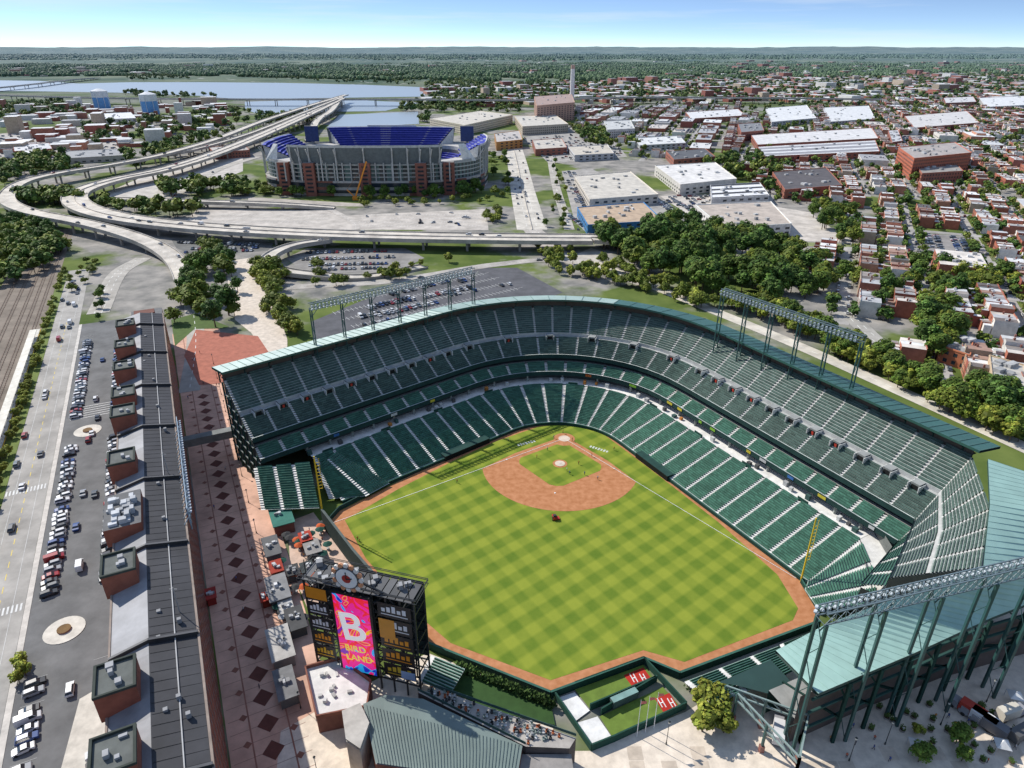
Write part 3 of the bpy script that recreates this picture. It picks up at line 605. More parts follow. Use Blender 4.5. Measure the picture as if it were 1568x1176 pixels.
for px,py,sx,sy,h,c,t in((432,800,14,6,4,(.2,.08,.06),(.05,.18,.14)),(418,850,9,4,3.4,(.12,.12,.12),(.14,.14,.14)),(428,915,10,5,3.6,(.1,.1,.1),(.25,.25,.25)),(432,1000,11,5,3.5,(.3,.28,.26),(.45,.43,.4)),(425,880,5,3,3,(.2,.03,.02),(.35,.05,.03)),(415,765,6,4,3,(.3,.3,.28),(.5,.5,.48)),(480,850,6,4,3,(.1,.1,.1),(.3,.28,.26)),(500,905,7,4,3.2,(.2,.08,.06),(.09,.1,.1)),(440,1060,9,4,3,(.15,.15,.14),(.2,.2,.2)),(470,835,5,3,3,(.1,.1,.1),(.4,.05,.03)),
    (455,960,8,4,3,(.1,.1,.1),(.08,.08,.08)),(440,940,5,3,2.8,(.1,.1,.1),(.5,.48,.45)),(450,885,4,3,2.8,(.1,.1,.1),(.06,.06,.06)),(402,745,4,3,2.8,(.1,.1,.1),(.35,.33,.3)),(472,880,4,3,2.8,(.1,.1,.1),(.05,.06,.06)),(408,925,3,2,2.5,(.3,.05,.03),(.4,.05,.03)),(325,920,4,2.2,2.5,(.35,.04,.03),(.4,.05,.04))):
    kiosk(px,py,sx,sy,h,wa,c,t)
mb=MB(); mb.beam(W(120,0,9),W(120,26,9),3.5,(.22,.23,.22),h=3); mb.obj('footbridge')
# ---------------------------------------------------------------- scoreboard
sb=empty('scoreboard'); a=np.array([-48.,120.6]);b_=np.array([-21.6,112.8]); sd=(b_-a);SLn=np.linalg.norm(sd);sd/=SLn; sf=np.array([sd[1],-sd[0]])
if sf[1]>0: sf=-sf
def SP(x,d,z): p=a+sd*x+sf*d; return (p[0],p[1],z)
mb=MB(); BK=(.025,.028,.03)
for x in np.linspace(0,SLn,9):
    for d in(0,-5.5): mb.beam(SP(x,d,0),SP(x,d,31),.4,BK)
    for z in np.arange(4,31,4.5): mb.beam(SP(x,0,z),SP(x,-5.5,z),.25,BK)
for z in list(np.arange(4,31.1,3)):
    for d in(0,-5.5): mb.beam(SP(0,d,z),SP(SLn,d,z),.28,BK)
xs=np.linspace(0,SLn,9)
for i in range(8):
    for j,z in enumerate(np.arange(4,29,4.5)):
        s_=(i+j)%2
        for d in(0,-5.5): mb.beam(SP(xs[i+s_],d,z),SP(xs[i+1-s_],d,z+4.5),.16,BK)
for z in(31,31.9,32.3): mb.beam(SP(-1,-6,z),SP(SLn+1,-6,z),.12,BK); mb.beam(SP(-1,1,z),SP(SLn+1,1,z),.12,BK); mb.beam(SP(-1,-6,z),SP(-1,1,z),.12,BK); mb.beam(SP(SLn+1,-6,z),SP(SLn+1,1,z),.12,BK)
for k in range(14):
    x=SLn*k/14; mb.face([SP(x,-6,30.9),SP(x+SLn/14-.25,-6,30.9),SP(x+SLn/14-.25,1,30.9),SP(x,1,30.9)],jit((.1,.1,.1),.3))
mb.face([SP(0,-5.7,8),SP(SLn,-5.7,8),SP(SLn,-5.7,30),SP(0,-5.7,30)],(.03,.05,.045))
for k in range(12): mb.box(SP(rnd(1,SLn-1),rnd(-5,0),30.95),rnd(.8,1.6),rnd(.8,1.6),rnd(.5,1.4),.3,jit((.3,.3,.3),.4))
for x in(1,8,17.5,SLn-1): mb.beam(SP(x,0,31),SP(x,0,36),.18,BK)
mb.obj('frame',[M_PAINT],sb)
mb=MB()
def panel(x0,x1,z0,z1,col,d=.35):
    mb.face([SP(x0,d,z0),SP(x1,d,z0),SP(x1,d,z1),SP(x0,d,z1)],col)
def adcol(x0,x1,z0,z1,n):
    hh=(z1-z0)/n
    for i in range(n):
        za=z0+i*hh+.25;zb=z0+(i+1)*hh-.25; dark=(.02,.02,.022)
        panel(x0,x1,za,zb,dark,.4)
        c=random.choice([(.85,.5,.02),(.9,.35,.02),(.8,.6,.05),(.8,.8,.8)])
        w=x1-x0
        for k in range(5): panel(x0+w*(.12+k*.155),x0+w*(.12+k*.155+.11),za+(zb-za)*.4,za+(zb-za)*(.66+.1*((k*7)%3)),c,.45)
        panel(x0+w*.1,x1-w*.1,za+(zb-za)*.2,za+(zb-za)*.27,c,.45)
adcol(.2,6,6,29,5); adcol(18.6,26.8,5.5,29,5)
panel(18.6,22.5,18,24,(.8,.33,.03),.5); panel(23,26.6,6,8.5,(.4,.6,.85),.5); panel(.4,5.8,25.2,28.6,(.8,.3,.02),.5)
mb.obj('ad_panels',[M_PAINT],sb)
ms,nt,b=newmat('video_screen'); tc=nt.nodes.new('ShaderNodeNewGeometry'); n=nt.nodes.new('ShaderNodeTexNoise'); n.inputs['Scale'].default_value=.22; n.inputs['Detail'].default_value=1.; n.inputs['Distortion'].default_value=1.
nt.links.new(tc.outputs['Position'],n.inputs['Vector']); cr=nt.nodes.new('ShaderNodeValToRGB'); cr.color_ramp.interpolation='CONSTANT'
els=[(0,(.02,.03,.5)),(.36,(.02,.35,.75)),(.40,(.8,.02,.28)),(.48,(.85,.02,.04)),(.54,(.9,.02,.3)),(.58,(.9,.45,.0)),(.61,(.8,.02,.1)),(.67,(.2,.02,.4))]
while len(cr.color_ramp.elements)<len(els): cr.color_ramp.elements.new(.5)
for e,(p,c) in zip(cr.color_ramp.elements,els): e.position=p; e.color=(*c,1)
nt.links.new(n.outputs[0],cr.inputs[0]); nt.links.new(cr.outputs[0],b.inputs['Base Color']); nt.links.new(cr.outputs[0],b.inputs['Emission Color']); b.inputs['Emission Strength'].default_value=.6; b.inputs['Roughness'].default_value=.4
mb=MB(); mb.prism([SP(7.2,.3,0)[:2],SP(17.4,.3,0)[:2],SP(17.4,1.,0)[:2],SP(7.2,1.,0)[:2]],4.6,29.6,(.02,.02,.02)); mb.obj('screen_housing',[M_PAINT],sb)
mb=MB(); panel(7.8,16.8,5.2,29,(1,1,1),1.05); mb.obj('video_display',[ms],sb)
def text(s_,x,z,size,col,d,parent,name,rot=0.):
    cu=bpy.data.curves.new(name,'FONT'); cu.body=s_; cu.size=size; cu.extrude=.03; cu.offset=size*.012
    o=bpy.data.objects.new(name,cu); scene.collection.objects.link(o); o.parent=parent
    p=SP(x,d,z); ang=math.atan2(sd[1],sd[0]); o.location=p; o.rotation_euler=(math.radians(90),rot,ang)
    mm,nt_,bb=newmat(name+'_mat'); bb.inputs['Base Color'].default_value=(*col,1); bb.inputs['Emission Color'].default_value=(*col,1); bb.inputs['Emission Strength'].default_value=.4; cu.materials.append(mm)
text('B',8.9,15.2,12,(.85,.85,.85),1.1,sb,'letter',-.12); text('BIRD',9.2,11.6,2.6,(.85,.75,.1),1.1,sb,'caption',-.08); text('LAND',9.2,8.6,2.6,(.85,.75,.1),1.1,sb,'caption2',-.08)
mb=MB(); c=Vector(SP(12.4,.8,34.6)); nf_=Vector((sf[0],sf[1],0))
mb.cyl(c,c+nf_*.6,2.9,2.9,28,(.1,.1,.1)); mb.cyl(c+nf_*.6,c+nf_*.72,2.6,2.6,28,(.8,.8,.76))
for i in range(16):
    t=2*math.pi*i/16; q_=c+Vector((sd[0]*math.cos(t),sd[1]*math.cos(t),math.sin(t)))*3.4; mb.cyl(q_,q_+nf_*.5,.6,.6,8,(.65,.3,.15) if i%2 else (.75,.72,.65))
mb.cyl(c+nf_*.73,c+nf_*.8,1.1,1.1,16,(.4,.04,.03)); up=Vector((0,0,1)); mb.beam(c+nf_*.85,c+nf_*.85+up*1.9,.18,BK); mb.beam(c+nf_*.85,c+nf_*.85+Vector((sd[0],sd[1],.3))*1.4,.2,BK)
mb.beam(SP(4,0,31),SP(10,.4,33.5),.4,BK); mb.beam(SP(21,0,31),SP(15,.4,33.5),.4,BK)
mb.obj('clock',[M_PAINT],sb)
# ---------------------------------------------------------------- center-field bar building & terrace
bar=empty('picnic_bar_building'); mb=MB()
rp=GP([(556,1078,9),(590,1064,9),(648,1070,9),(800,1142,8),(790,1200,8),(575,1168,8)])
mb.prism([p[:2] for p in rp],0,7.6,(.24,.1,.07),(.3,.3,.3)); mb.obj('walls',[M_MAT],bar)
mb=MB(); mb.face(rp,(.17,.22,.2))
for k in range(1,46):
    t=k/46; p=lp(np.array(rp[0]),np.array(rp[3]),t)+[0,.0,.1]; q_=lp(np.array(rp[5]),np.array(rp[4]),t)+[0,0,.1]; mb.beam(tuple(p),tuple(q_),.08,(.12,.165,.15),h=.1)
mb.obj('metal_roof',[M_PAINT],bar)
mb=MB()
dk=GP([(640,1060,7.8),(668,1055,7.8),(882,1130,7.8),(872,1146,7.8),(805,1143,7.8)]); mb.prism([p[:2] for p in dk],0,7.8,(.12,.1,.09),(.4,.37,.33))
for k in range(110):
    t=rnd(0,1);w=rnd(.1,.9); p=lp(lp(np.array(dk[0]),np.array(dk[4]),t),lp(np.array(dk[1]),np.array(dk[2]),t),w); cc=random.choice([(.25,.3,.27),(.05,.05,.05),(.6,.6,.58),(.4,.12,.05)]); mb.box((p[0],p[1],7.82),.5,.5,.45,rnd(0,3),cc); mb.box((p[0],p[1]+.22,8.27),.5,.08,.45,0,cc)
for i,(u_,v_) in enumerate(((0,4),(1,2))):
    mb.beam(tuple(np.array(dk[u_])+[0,0,1]),tuple(np.array(dk[v_])+[0,0,1]),.1,(.05,.1,.09),h=.8)
wt=GP([(468,1024,5),(520,1010,5),(568,1045,5),(562,1084,5),(485,1100,5)]); mb.prism([p[:2] for p in wt],0,5,(.2,.09,.07),(.7,.69,.66))
for i in range(5): p=wt[i];q_=wt[(i+1)%5]; mb.beam((p[0],p[1],5.5),(q_[0],q_[1],5.5),.35,(.24,.1,.07),h=1.)
for k in range(9): t,u_=rnd(.15,.85),rnd(.2,.8); p=lp(lp(np.array(wt[0]),np.array(wt[4]),u_),lp(np.array(wt[1]),np.array(wt[3]),u_),t); mb.box((p[0],p[1],5.02),rnd(.5,1.3),rnd(.5,1.3),rnd(.3,.9),rnd(0,2),jit((.5,.5,.48),.3))
t2=GP([(524,1092,9),(552,1080,9),(566,1110,9),(552,1150,9),(530,1135,9)]); mb.prism([p[:2] for p in t2],0,9,(.5,.45,.38),(.55,.52,.46)); mb.prism([p[:2] for p in t2],9.3,9.8,(.4,.36,.3),(.5,.47,.42))
t3=GP([(575,1172,6),(790,1205,6),(780,1260,6),(560,1250,6)]); mb.prism([p[:2] for p in t3],0,5,(.22,.1,.08),(.35,.3,.27))
t4=GP([(790,1150,7),(875,1150,7),(880,1185,7),(800,1200,7)]); mb.prism([p[:2] for p in t4],0,6,(.3,.12,.08),(.3,.28,.26))
mb.obj('terraces',[M_MAT],bar)
EP=GP([(655,1000),(843,1072),(850,1150),(905,1150),(1050,1090),(1100,1060),(1260,1000),(1650,900),(1750,1300),(400,1400),(430,1120),(500,1080)])
sheet('entry_plaza',EP,.06,(.74,.64,.52),M_MAT)
mb=MB()
for i in range(60):
    for j in range(30):
        x=-20+i*3.5;y=55+j*3.5
        if random.random()<.22 and inpoly(x,y,EP) and y<100 and not inpoly(x,y,GP([(840,1040),(1060,1010),(1070,1100),(910,1160)])): mb.face([(x,y,.075),(x+3.3,y,.075),(x+3.3,y+3.3,.075),(x,y+3.3,.075)],jit((.63,.53,.42),.12))
mb.obj('plaza_pavers')
mb=MB()
for (x0,y0),(x1,y1) in(((1112,1050),(1238,1095)),((1130,1062),(1225,1160)),((1238,1095),(1225,1160))):
    A_=Vector(G(x0,y0,9));B_=Vector(G(x1,y1,9)); L=(B_-A_).length;nn=int(L/2.5)
    mb.beam(A_,B_,.35,(.25,.33,.31)); mb.beam(A_-Vector((0,0,2)),B_-Vector((0,0,2)),.35,(.25,.33,.31))
    for k in range(nn): p=A_+(B_-A_)*k/nn;q_=A_+(B_-A_)*(k+1)/nn; mb.beam(p,q_-Vector((0,0,2)),.18,(.25,.33,.31)); 
    for k in(0,.5,1): p=A_+(B_-A_)*k; mb.beam(p,(p.x,p.y,0),.5,(.05,.11,.1)); mb.box((p.x,p.y,0),1,1,2,0,(.3,.13,.1))
tri=GP([(1100,1045),(1180,1010),(1245,1080),(1130,1050)],7); mb.face(tri,(.025,.06,.05))
mb.obj('entrance_gate',[M_PAINT])
def street_lamp(x,y,h=7):
    m2=MB(); m2.cyl((x,y,0),(x,y,h),.1,.06,6,(.03,.04,.04)); m2.cyl((x,y,0),(x,y,.8),.2,.14,6,(.03,.04,.04)); m2.cyl((x,y,h),(x,y,h+.5),.22,.28,8,(.6,.6,.55)); m2.cyl((x,y,h+.5),(x,y,h+.8),.3,.03,8,(.03,.04,.04)); m2.obj('street_lamp',[M_PAINT])
for px,py in((1440,1110),(1355,1140),(1510,1075),(1300,1165),(1020,1140)): c=G(px,py); street_lamp(c[0],c[1])
for k in range(16): p=W(-60+k*18,16.8); street_lamp(p[0],p[1],5)
for px,py in((975,1128),(988,1122),(1001,1116)):
    c=G(px,py); m2=MB(); m2.cyl((c[0],c[1],0),(c[0],c[1],12),.09,.05,6,(.8,.8,.8)); m2.face([(c[0],c[1],11.6),(c[0]+1.3,c[1]+.2,11.4),(c[0]+1.3,c[1]+.2,10.6),(c[0],c[1],10.6)],(.5,.1,.1)); m2.obj('flagpole',[M_PAINT])
for px,py,an,cc in((1495,1105,2.2,(.7,.7,.7)),(1512,1118,2.2,(.15,.15,.16)),(1545,1098,.3,(.65,.6,.5)),(1478,1092,2.2,(.5,.05,.03)),(1190,1125,1.2,(.7,.7,.7)),(1562,1130,.4,(.1,.1,.1))): c=G(px,py); box_truck(c[0],c[1],an,.1,cc)
for px,py in((1400,1150),(1530,1150),(1550,1075)):
    c=G(px,py); m2=MB()
    for i in range(4):
        t=math.pi/2*i+.5;t2=t+math.pi/2; m2.face([(c[0],c[1],3.6),(c[0]+2.1*math.cos(t),c[1]+2.1*math.sin(t),2.4),(c[0]+2.1*math.cos(t2),c[1]+2.1*math.sin(t2),2.4)],(.7,.7,.68)); m2.beam((c[0]+2*math.cos(t),c[1]+2*math.sin(t),0),(c[0]+2*math.cos(t),c[1]+2*math.sin(t),2.4),.08,(.5,.5,.5))
    m2.obj('canopy_tent')
# ---------------------------------------------------------------- left street and lots
wsheet('parking_lot',-120,300,-45,-19,.05,(.17,.17,.167)); wsheet('street',-120,420,-58.5,-45.6,.07,(.4,.38,.345))
wsheet('sidewalk',-120,262,-19,-16.6,.17,(.6,.56,.5)); wsheet('railway_bed',-120,560,-95,-63.5,.05,(.24,.2,.16)); wsheet('grass_verge',-120,420,-63.4,-58.6,.09,(.14,.19,.04),M_MAT)
mb=MB()
mb.prism([W(-120,-45.5)[:2],W(300,-45.5)[:2],W(300,-44.)[:2],W(-120,-44.)[:2]],0,.15,(.6,.56,.5))
YL=(.7,.5,.04)
for i in range(70):
    s_=-110+i*6.; line2(mb,W(s_,-52),W(s_+3,-52),.22,.10,(.8,.62,.15))
line2(mb,W(-120,-48.6),W(400,-48.6),.12,.10,(.65,.65,.62)); line2(mb,W(-120,-55.5),W(400,-55.5),.12,.10,(.65,.65,.62))
for q_ in(-40,-25):
    for i in range(128):
        s_=-70+i*2.75
        if (150<s_<176) or (34<s_<60): continue
        line2(mb,W(s_,q_-2.5),W(s_,q_+2.5),.1,.09,(.5,.5,.48))
for s_ in(46.5,164):
    c=W(s_,-35); mb.prism(circ(c,5,30),.0,.2,(.55,.52,.45),(.66,.62,.54)); mb.prism(circ(c,1.7,16),.2,.7,(.3,.15,.1),(.2,.12,.05))
for i in range(12):
    s_=176+i*1.1; line2(mb,W(s_,-42),W(s_,-22),.45,.1,(.65,.65,.62)) if i%2 else None
for s1 in(60,-8,125):
    for i in range(12):
        q_=-58+i*1.05; line2(mb,W(s1,q_),W(s1+3.2,q_),.5,.11,(.7,.7,.67))
for i in range(14): line2(mb,W(8+i*1.6,-24),W(10+i*1.6,-20),.3,.1,(.65,.55,.3))
mb.prism([W(-2,-33)[:2],W(20,-30)[:2],W(24,-20)[:2],W(-2,-20)[:2]],0,.16,(.55,.52,.46),(.62,.58,.5))
for q_ in(-67.5,-72,-76.5,-82,-88):
    for dq in(-.72,.72): mb.beam(W(-120,q_+dq,.2),W(560,q_+dq,.2),.14,(.25,.17,.13))
    for i in range(300): s_=-100+i*2.2; mb.face([W(s_,q_-1.2,.08),W(s_+.5,q_-1.2,.08),W(s_+.5,q_+1.2,.08),W(s_,q_+1.2,.08)],(.11,.09,.075))
mb.obj('road_markings',[M_MAT])
mb=MB(); wbox(mb,120,300,-66.5,-63.8,.1,1,(.3,.3,.28),(.65,.62,.55)); wbox(mb,130,290,-66.8,-63.6,4,4.3,(.5,.48,.42),(.76,.72,.62))
for s_ in range(132,290,8): mb.beam(W(s_,-65,1),W(s_,-65,4),.25,(.3,.3,.3))
wbox(mb,100,300,-63.5,-63.3,1,1.2,YL); mb.obj('rail_platform')
for q_,rng in((-40,(62,270)),(-40,(-60,30)),(-25,(62,250)),(-25,(-60,5))):
    s_=rng[0]
    while s_<rng[1]:
        if not(150<s_<176) and random.random()<.93:
            p=W(s_+1.37,q_+rnd(-.3,.3)); put_car(p[0],p[1],math.atan2(WN[1],WN[0])+.12)
        s_+=2.75
for k in range(22):
    s_=rnd(-30,400); q_=random.choice((-57.2,-50,-53.5)); p=W(s_,q_); put_car(p[0],p[1],wa,.1,'car')
for k in range(10): p=W(rnd(0,240),rnd(-35,-30)); put_car(p[0],p[1],wa,.1,'car')
for k in range(75):
    p=W(rnd(60,420),-61+rnd(-1.5,1.2)); put_tree(p[0],p[1],.45,3)
for px,py in((35,1020),(30,1045),(40,1035)): c=G(px,py); put_tree(c[0],c[1],.55,3)
for px,py in((1078,1085),(1090,1105),(1075,1120),(1108,1122),(1100,1090)): c=G(px,py); put_tree(c[0],c[1],.85,3)
# ---------------------------------------------------------------- paved areas
lots=[]
def lot(px,col,name='parking_lot'): P=GP(px); lots.append(P); sheet(name,P,.028+.004*len(lots),col)
lot([(478,492),(560,458),(640,430),(740,410),(792,410),(862,448),(800,470),(480,545)],(.12,.12,.128))
lot([(438,395),(470,380),(620,380),(650,395),(610,415),(470,420)],(.28,.265,.245))
lot([(262,366),(420,372),(410,384),(300,392),(270,380)],(.17,.17,.16))
lot([(300,322),(500,318),(530,330),(745,320),(748,352),(500,352),(280,344)],(.52,.475,.42))
lot([(150,300),(240,262),(330,238),(372,240),(372,262),(300,292),(220,308)],(.54,.5,.45))
lot([(860,262),(905,258),(1075,345),(1060,360),(905,362),(880,340)],(.38,.36,.33))
lot([(1010,300),(1085,300),(1240,325),(1305,372),(1110,365)],(.56,.51,.45))
lot([(870,395),(905,380),(930,388),(905,410)],(.5,.46,.4))
lot([(800,210),(930,200),(960,240),(840,250)],(.38,.36,.33))
lot([(0,205),(180,190),(200,240),(0,250)],(.45,.42,.38))
lot([(380,302),(560,312),(560,316),(380,316)],(.44,.4,.35)); lot([(1100,367),(1110,366),(1305,374),(1310,379),(1130,374)],(.24,.27,.12),'grass_verge')
mb=MB()
def stalls(p0,p1,rows,sp,col=(.5,.5,.48),wd=.16):
    A_=np.array(G(*p0)[:2]);B_=np.array(G(*p1)[:2]);d=B_-A_;L=np.linalg.norm(d);d/=L;n_=np.array([-d[1],d[0]])
    for r_ in range(rows):
        for k in range(int(L/2.8)): c=A_+d*k*2.8+n_*r_*sp; line2(mb,c-n_*2.6,c+n_*2.6,wd,.1,col)
        line2(mb,A_+n_*r_*sp,B_+n_*r_*sp,wd,.104,col)
stalls((540,500),(800,440),5,13,(.6,.6,.58),.24); stalls((545,346),(740,346),4,14,(.75,.75,.72)); stalls((320,340),(500,340),3,14,(.75,.75,.72))
mb.obj('stall_markings')
def carrow(p0,p1,dens,name='parked_car'):
    A_=np.array(G(*p0)[:2]);B_=np.array(G(*p1)[:2]);d=B_-A_;L=np.linalg.norm(d);d/=L;an=math.atan2(d[1],d[0])+math.pi/2
    for k in range(int(L/2.8)):
        if random.random()<dens: c=A_+d*k*2.8; put_car(c[0]+rnd(-.2,.2),c[1]+rnd(-.3,.3),an)
for p0,p1,dn in(((545,488),(680,462),.92),((560,475),(640,452),.9),((600,465),(730,440),.8),((560,500),(640,482),.8),((600,452),(690,430),.8),((580,484),(640,470),.8),((700,433),(760,420),.5),((690,452),(790,434),.5),
   ((465,398),(610,394),.95),((475,407),(600,404),.92),((470,388),(600,385),.92),((480,413),(590,411),.85),((275,372),(400,376),.9),((290,382),(400,380),.9),((285,387),(400,384),.8),
   ((880,290),(905,335),.7),((1015,310),(1060,340),.8),((1030,305),(1075,335),.8),((870,330),(900,352),.6),((1000,303),(1040,335),.7),((880,352),(1050,354),.5),((905,308),(1005,302),.5)): carrow(p0,p1,dn)
for k in range(14): c=G(rnd(555,735),rnd(324,345)); put_car(c[0],c[1],rnd(0,3))
def cat(P,n=8):
    P=[np.array(p,dtype=float) for p in P]; P=[2*P[0]-P[1]]+P+[2*P[-1]-P[-2]]; out=[]
    for i in range(1,len(P)-2):
        for k in range(n):
            t=k/n; out.append(.5*((2*P[i])+(-P[i-1]+P[i+1])*t+(2*P[i-1]-5*P[i]+4*P[i+1]-P[i+2])*t*t+(-P[i-1]+3*P[i]-3*P[i+1]+P[i+2])*t**3))
    out.append(P[-2]); return out
RC=[0]
def road(px,w,name='road',col=(.42,.39,.35),elev=False,n=8,cars=0,dash=True,zz=None,colstep=32):
    RC[0]+=1
    L=[np.array(G(*p)) for p in px]; C=cat(L,n); mb=MB(); Lf=[];Rt=[]
    if zz is None: zz=.12 if not elev else 0
    zz+=.006*RC[0]
    for i,c in enumerate(C):
        d=C[min(i+1,len(C)-1)]-C[max(i-1,0)]; d=d[:2]/np.linalg.norm(d[:2]); n_=np.array([-d[1],d[0]])*w/2
        Lf.append(np.array([*(c[:2]+n_),c[2]+zz]));Rt.append(np.array([*(c[:2]-n_),c[2]+zz]))
    for i in range(len(C)-1): mb.face([Lf[i],Rt[i],Rt[i+1],Lf[i+1]],jit(col,.05))
    if elev:
        for E in(Lf,Rt):
            o_=[(e-c)*np.array([1,1,0]) for e,c in zip(E,C)]; o_=[v/np.linalg.norm(v)*.4 for v in o_]
            T=[e+[0,0,.95] for e in E];T2=[e+v+[0,0,.95] for e,v in zip(E,o_)];Bt=[e+v-[0,0,2.] for e,v in zip(E,o_)]
            strip(mb,E,T,(.5,.46,.4));strip(mb,T,T2,(.6,.56,.5));strip(mb,T2,Bt,(.48,.44,.38))
        strip(mb,[e-[0,0,1.8] for e in Lf],[e-[0,0,1.8] for e in Rt],(.2,.18,.16))
        acc=0
        for i in range(1,len(C)-1):
            acc+=np.linalg.norm((C[i]-C[i-1])[:2])
            if acc>colstep and C[i][2]>3:
                acc=0; a_=lp(Lf[i],Rt[i],.12);b2=lp(Lf[i],Rt[i],.88)
                mb.beam((a_[0],a_[1],a_[2]-2.6),(b2[0],b2[1],b2[2]-2.6),1.8,(.38,.35,.31),h=1.6)
                for t in((.22,.78) if w>12 else (.5,)):
                    p=lp(Lf[i],Rt[i],t); mb.cyl((p[0],p[1],0),(p[0],p[1],p[2]-3.2),1.,1.,8,(.38,.35,.31))
    for i in range(len(C)-1):
        z=C[i][2]+zz+.04
        for t in((.33,.66) if w>9 else(.5,)):
            if dash: a_=lp(Lf[i],Rt[i],t);b2=lp(Lf[i+1],Rt[i+1],t);m_=lp(a_,b2,.45); line2(mb,a_,m_,.3,z,(.78,.78,.73))
    if w>18: 
        T=[(l_+r_)/2 for l_,r_ in zip(Lf,Rt)]
        for i in range(len(T)-1): mb.beam(tuple(T[i]+[0,0,.4]),tuple(T[i+1]+[0,0,.4]),.5,(.5,.46,.41),h=.85)
    mb.obj(name,[M_ASPH])
    for k in range(cars):
        i=random.randrange(2,len(C)-2); t=random.choice((.2,.42,.6,.8)) if w>9 else .5; p=lp(lp(Lf[i],Rt[i],t),lp(Lf[i+1],Rt[i+1],t),random.random()); d=C[i+1]-C[i]; put_car(p[0],p[1],math.atan2(d[1],d[0])+(math.pi if t<.5 else 0),p[2]+.05,'car')
CON=(.62,.565,.485)
road([(530,145,20),(470,163,18),(400,186,15),(330,213,12),(250,236,11),(170,252,11),(95,264,11),(40,277,11),(14,293,11),(14,310,10),(50,325,10),(125,340,10),(190,357,9),(240,377,6),(272,403,2.5),(292,450,.3)],13,'elevated_highway',CON,True,8,14)
road([(523,150,20),(480,171,17),(420,198,14),(340,231,11),(260,257,10),(180,274,10),(128,290,10),(114,304,9),(132,319,9),(180,332,9),(260,343,9),(360,351,9),(500,358,9),(650,362,9),(780,364,9),(905,365,8)],22,'elevated_highway',CON,True,8,26)
road([(905,364,8),(980,369,4),(1060,374,.5)],20,'elevated_highway',CON,True,6,4)
road([(1060,374),(1180,381),(1300,390),(1420,400),(1600,415)],18,'boulevard',(.45,.42,.375),cars=14)
road([(155,304,6),(300,308,6),(420,312,5),(512,318,1)],9,'elevated_ramp',CON,True,8,2)
road([(505,366,7),(450,375,7),(418,388,7),(410,400,6),(430,413,4.5),(490,421,2.5),(560,424,1),(650,408,.4)],9,'elevated_ramp',CON,True,8,2)
road([(522,148,20),(508,168,16),(488,182,12),(478,198,8),(472,215,3)],12,'elevated_ramp',CON,True,8,3)
road([(515,152,21),(455,176,17),(380,205,13),(300,228,10),(235,240,7),(200,250,3)],9,'elevated_ramp',CON,True,8,3)
road([(-80,143,16),(120,149,16),(260,151,16),(400,152,16),(600,152,16),(800,153,16),(960,149,16),(1180,150,14),(1350,152,10)],26,'viaduct',(.45,.43,.39),True,8,0,colstep=60)
road([(-60,140,10),(40,130,12),(110,122,10),(150,119,6)],22,'harbor_bridge',(.4,.38,.35),True,8,0,colstep=90)
road([(783,214),(792,250),(800,290),(815,352)],26,'avenue',(.58,.54,.47),cars=30); road([(815,352),(850,385),(890,405)],16,'avenue',(.5,.46,.41))
road([(838,214),(850,280),(872,352)],9,'street',(.45,.42,.37),cars=5)
road([(292,450),(300,520),(290,600)],9,'street',(.45,.42,.37),zz=.03); road([(440,440),(600,430),(760,405),(870,400),(1000,440)],10,'street',(.42,.39,.35),zz=.03,cars=5)
road([(905,400),(1040,455),(1200,520),(1380,600),(1600,700)],9,'street',(.62,.57,.48),zz=.06,cars=0)
road([(1200,385),(1260,440),(1340,520),(1450,600),(1600,680)],10,'street',(.4,.38,.34),zz=.03,cars=6)
road([(500,318),(540,340),(545,352)],7,'street',(.5,.46,.41)); road([(150,480),(180,420),(220,395)],12,'street',(.45,.42,.37),zz=.03)
road([(235,320),(330,262),(395,240)],11,'street',(.45,.42,.37),cars=3)
road([(1330,152),(1350,200),(1368,240),(1380,280)],10,'street',(.48,.45,.4),cars=4)
# ---------------------------------------------------------------- water
WAT=[]
def water(px): 
    P=GP(px); sheet('harbor_water',P,.4+.03*len(WAT),(1,1,1),M_WATER); WAT.append(P)
water([(-150,121),(60,124),(120,128),(200,126),(310,126),(430,127),(560,130),(655,134),(650,148),(520,150),(380,152),(335,150),(310,147),(180,142),(60,140),(-150,138)])
water([(375,156),(520,152),(640,158),(590,170),(480,172),(400,176),(375,168)])
water([(520,176),(640,171),(642,190),(560,194),(500,196)])
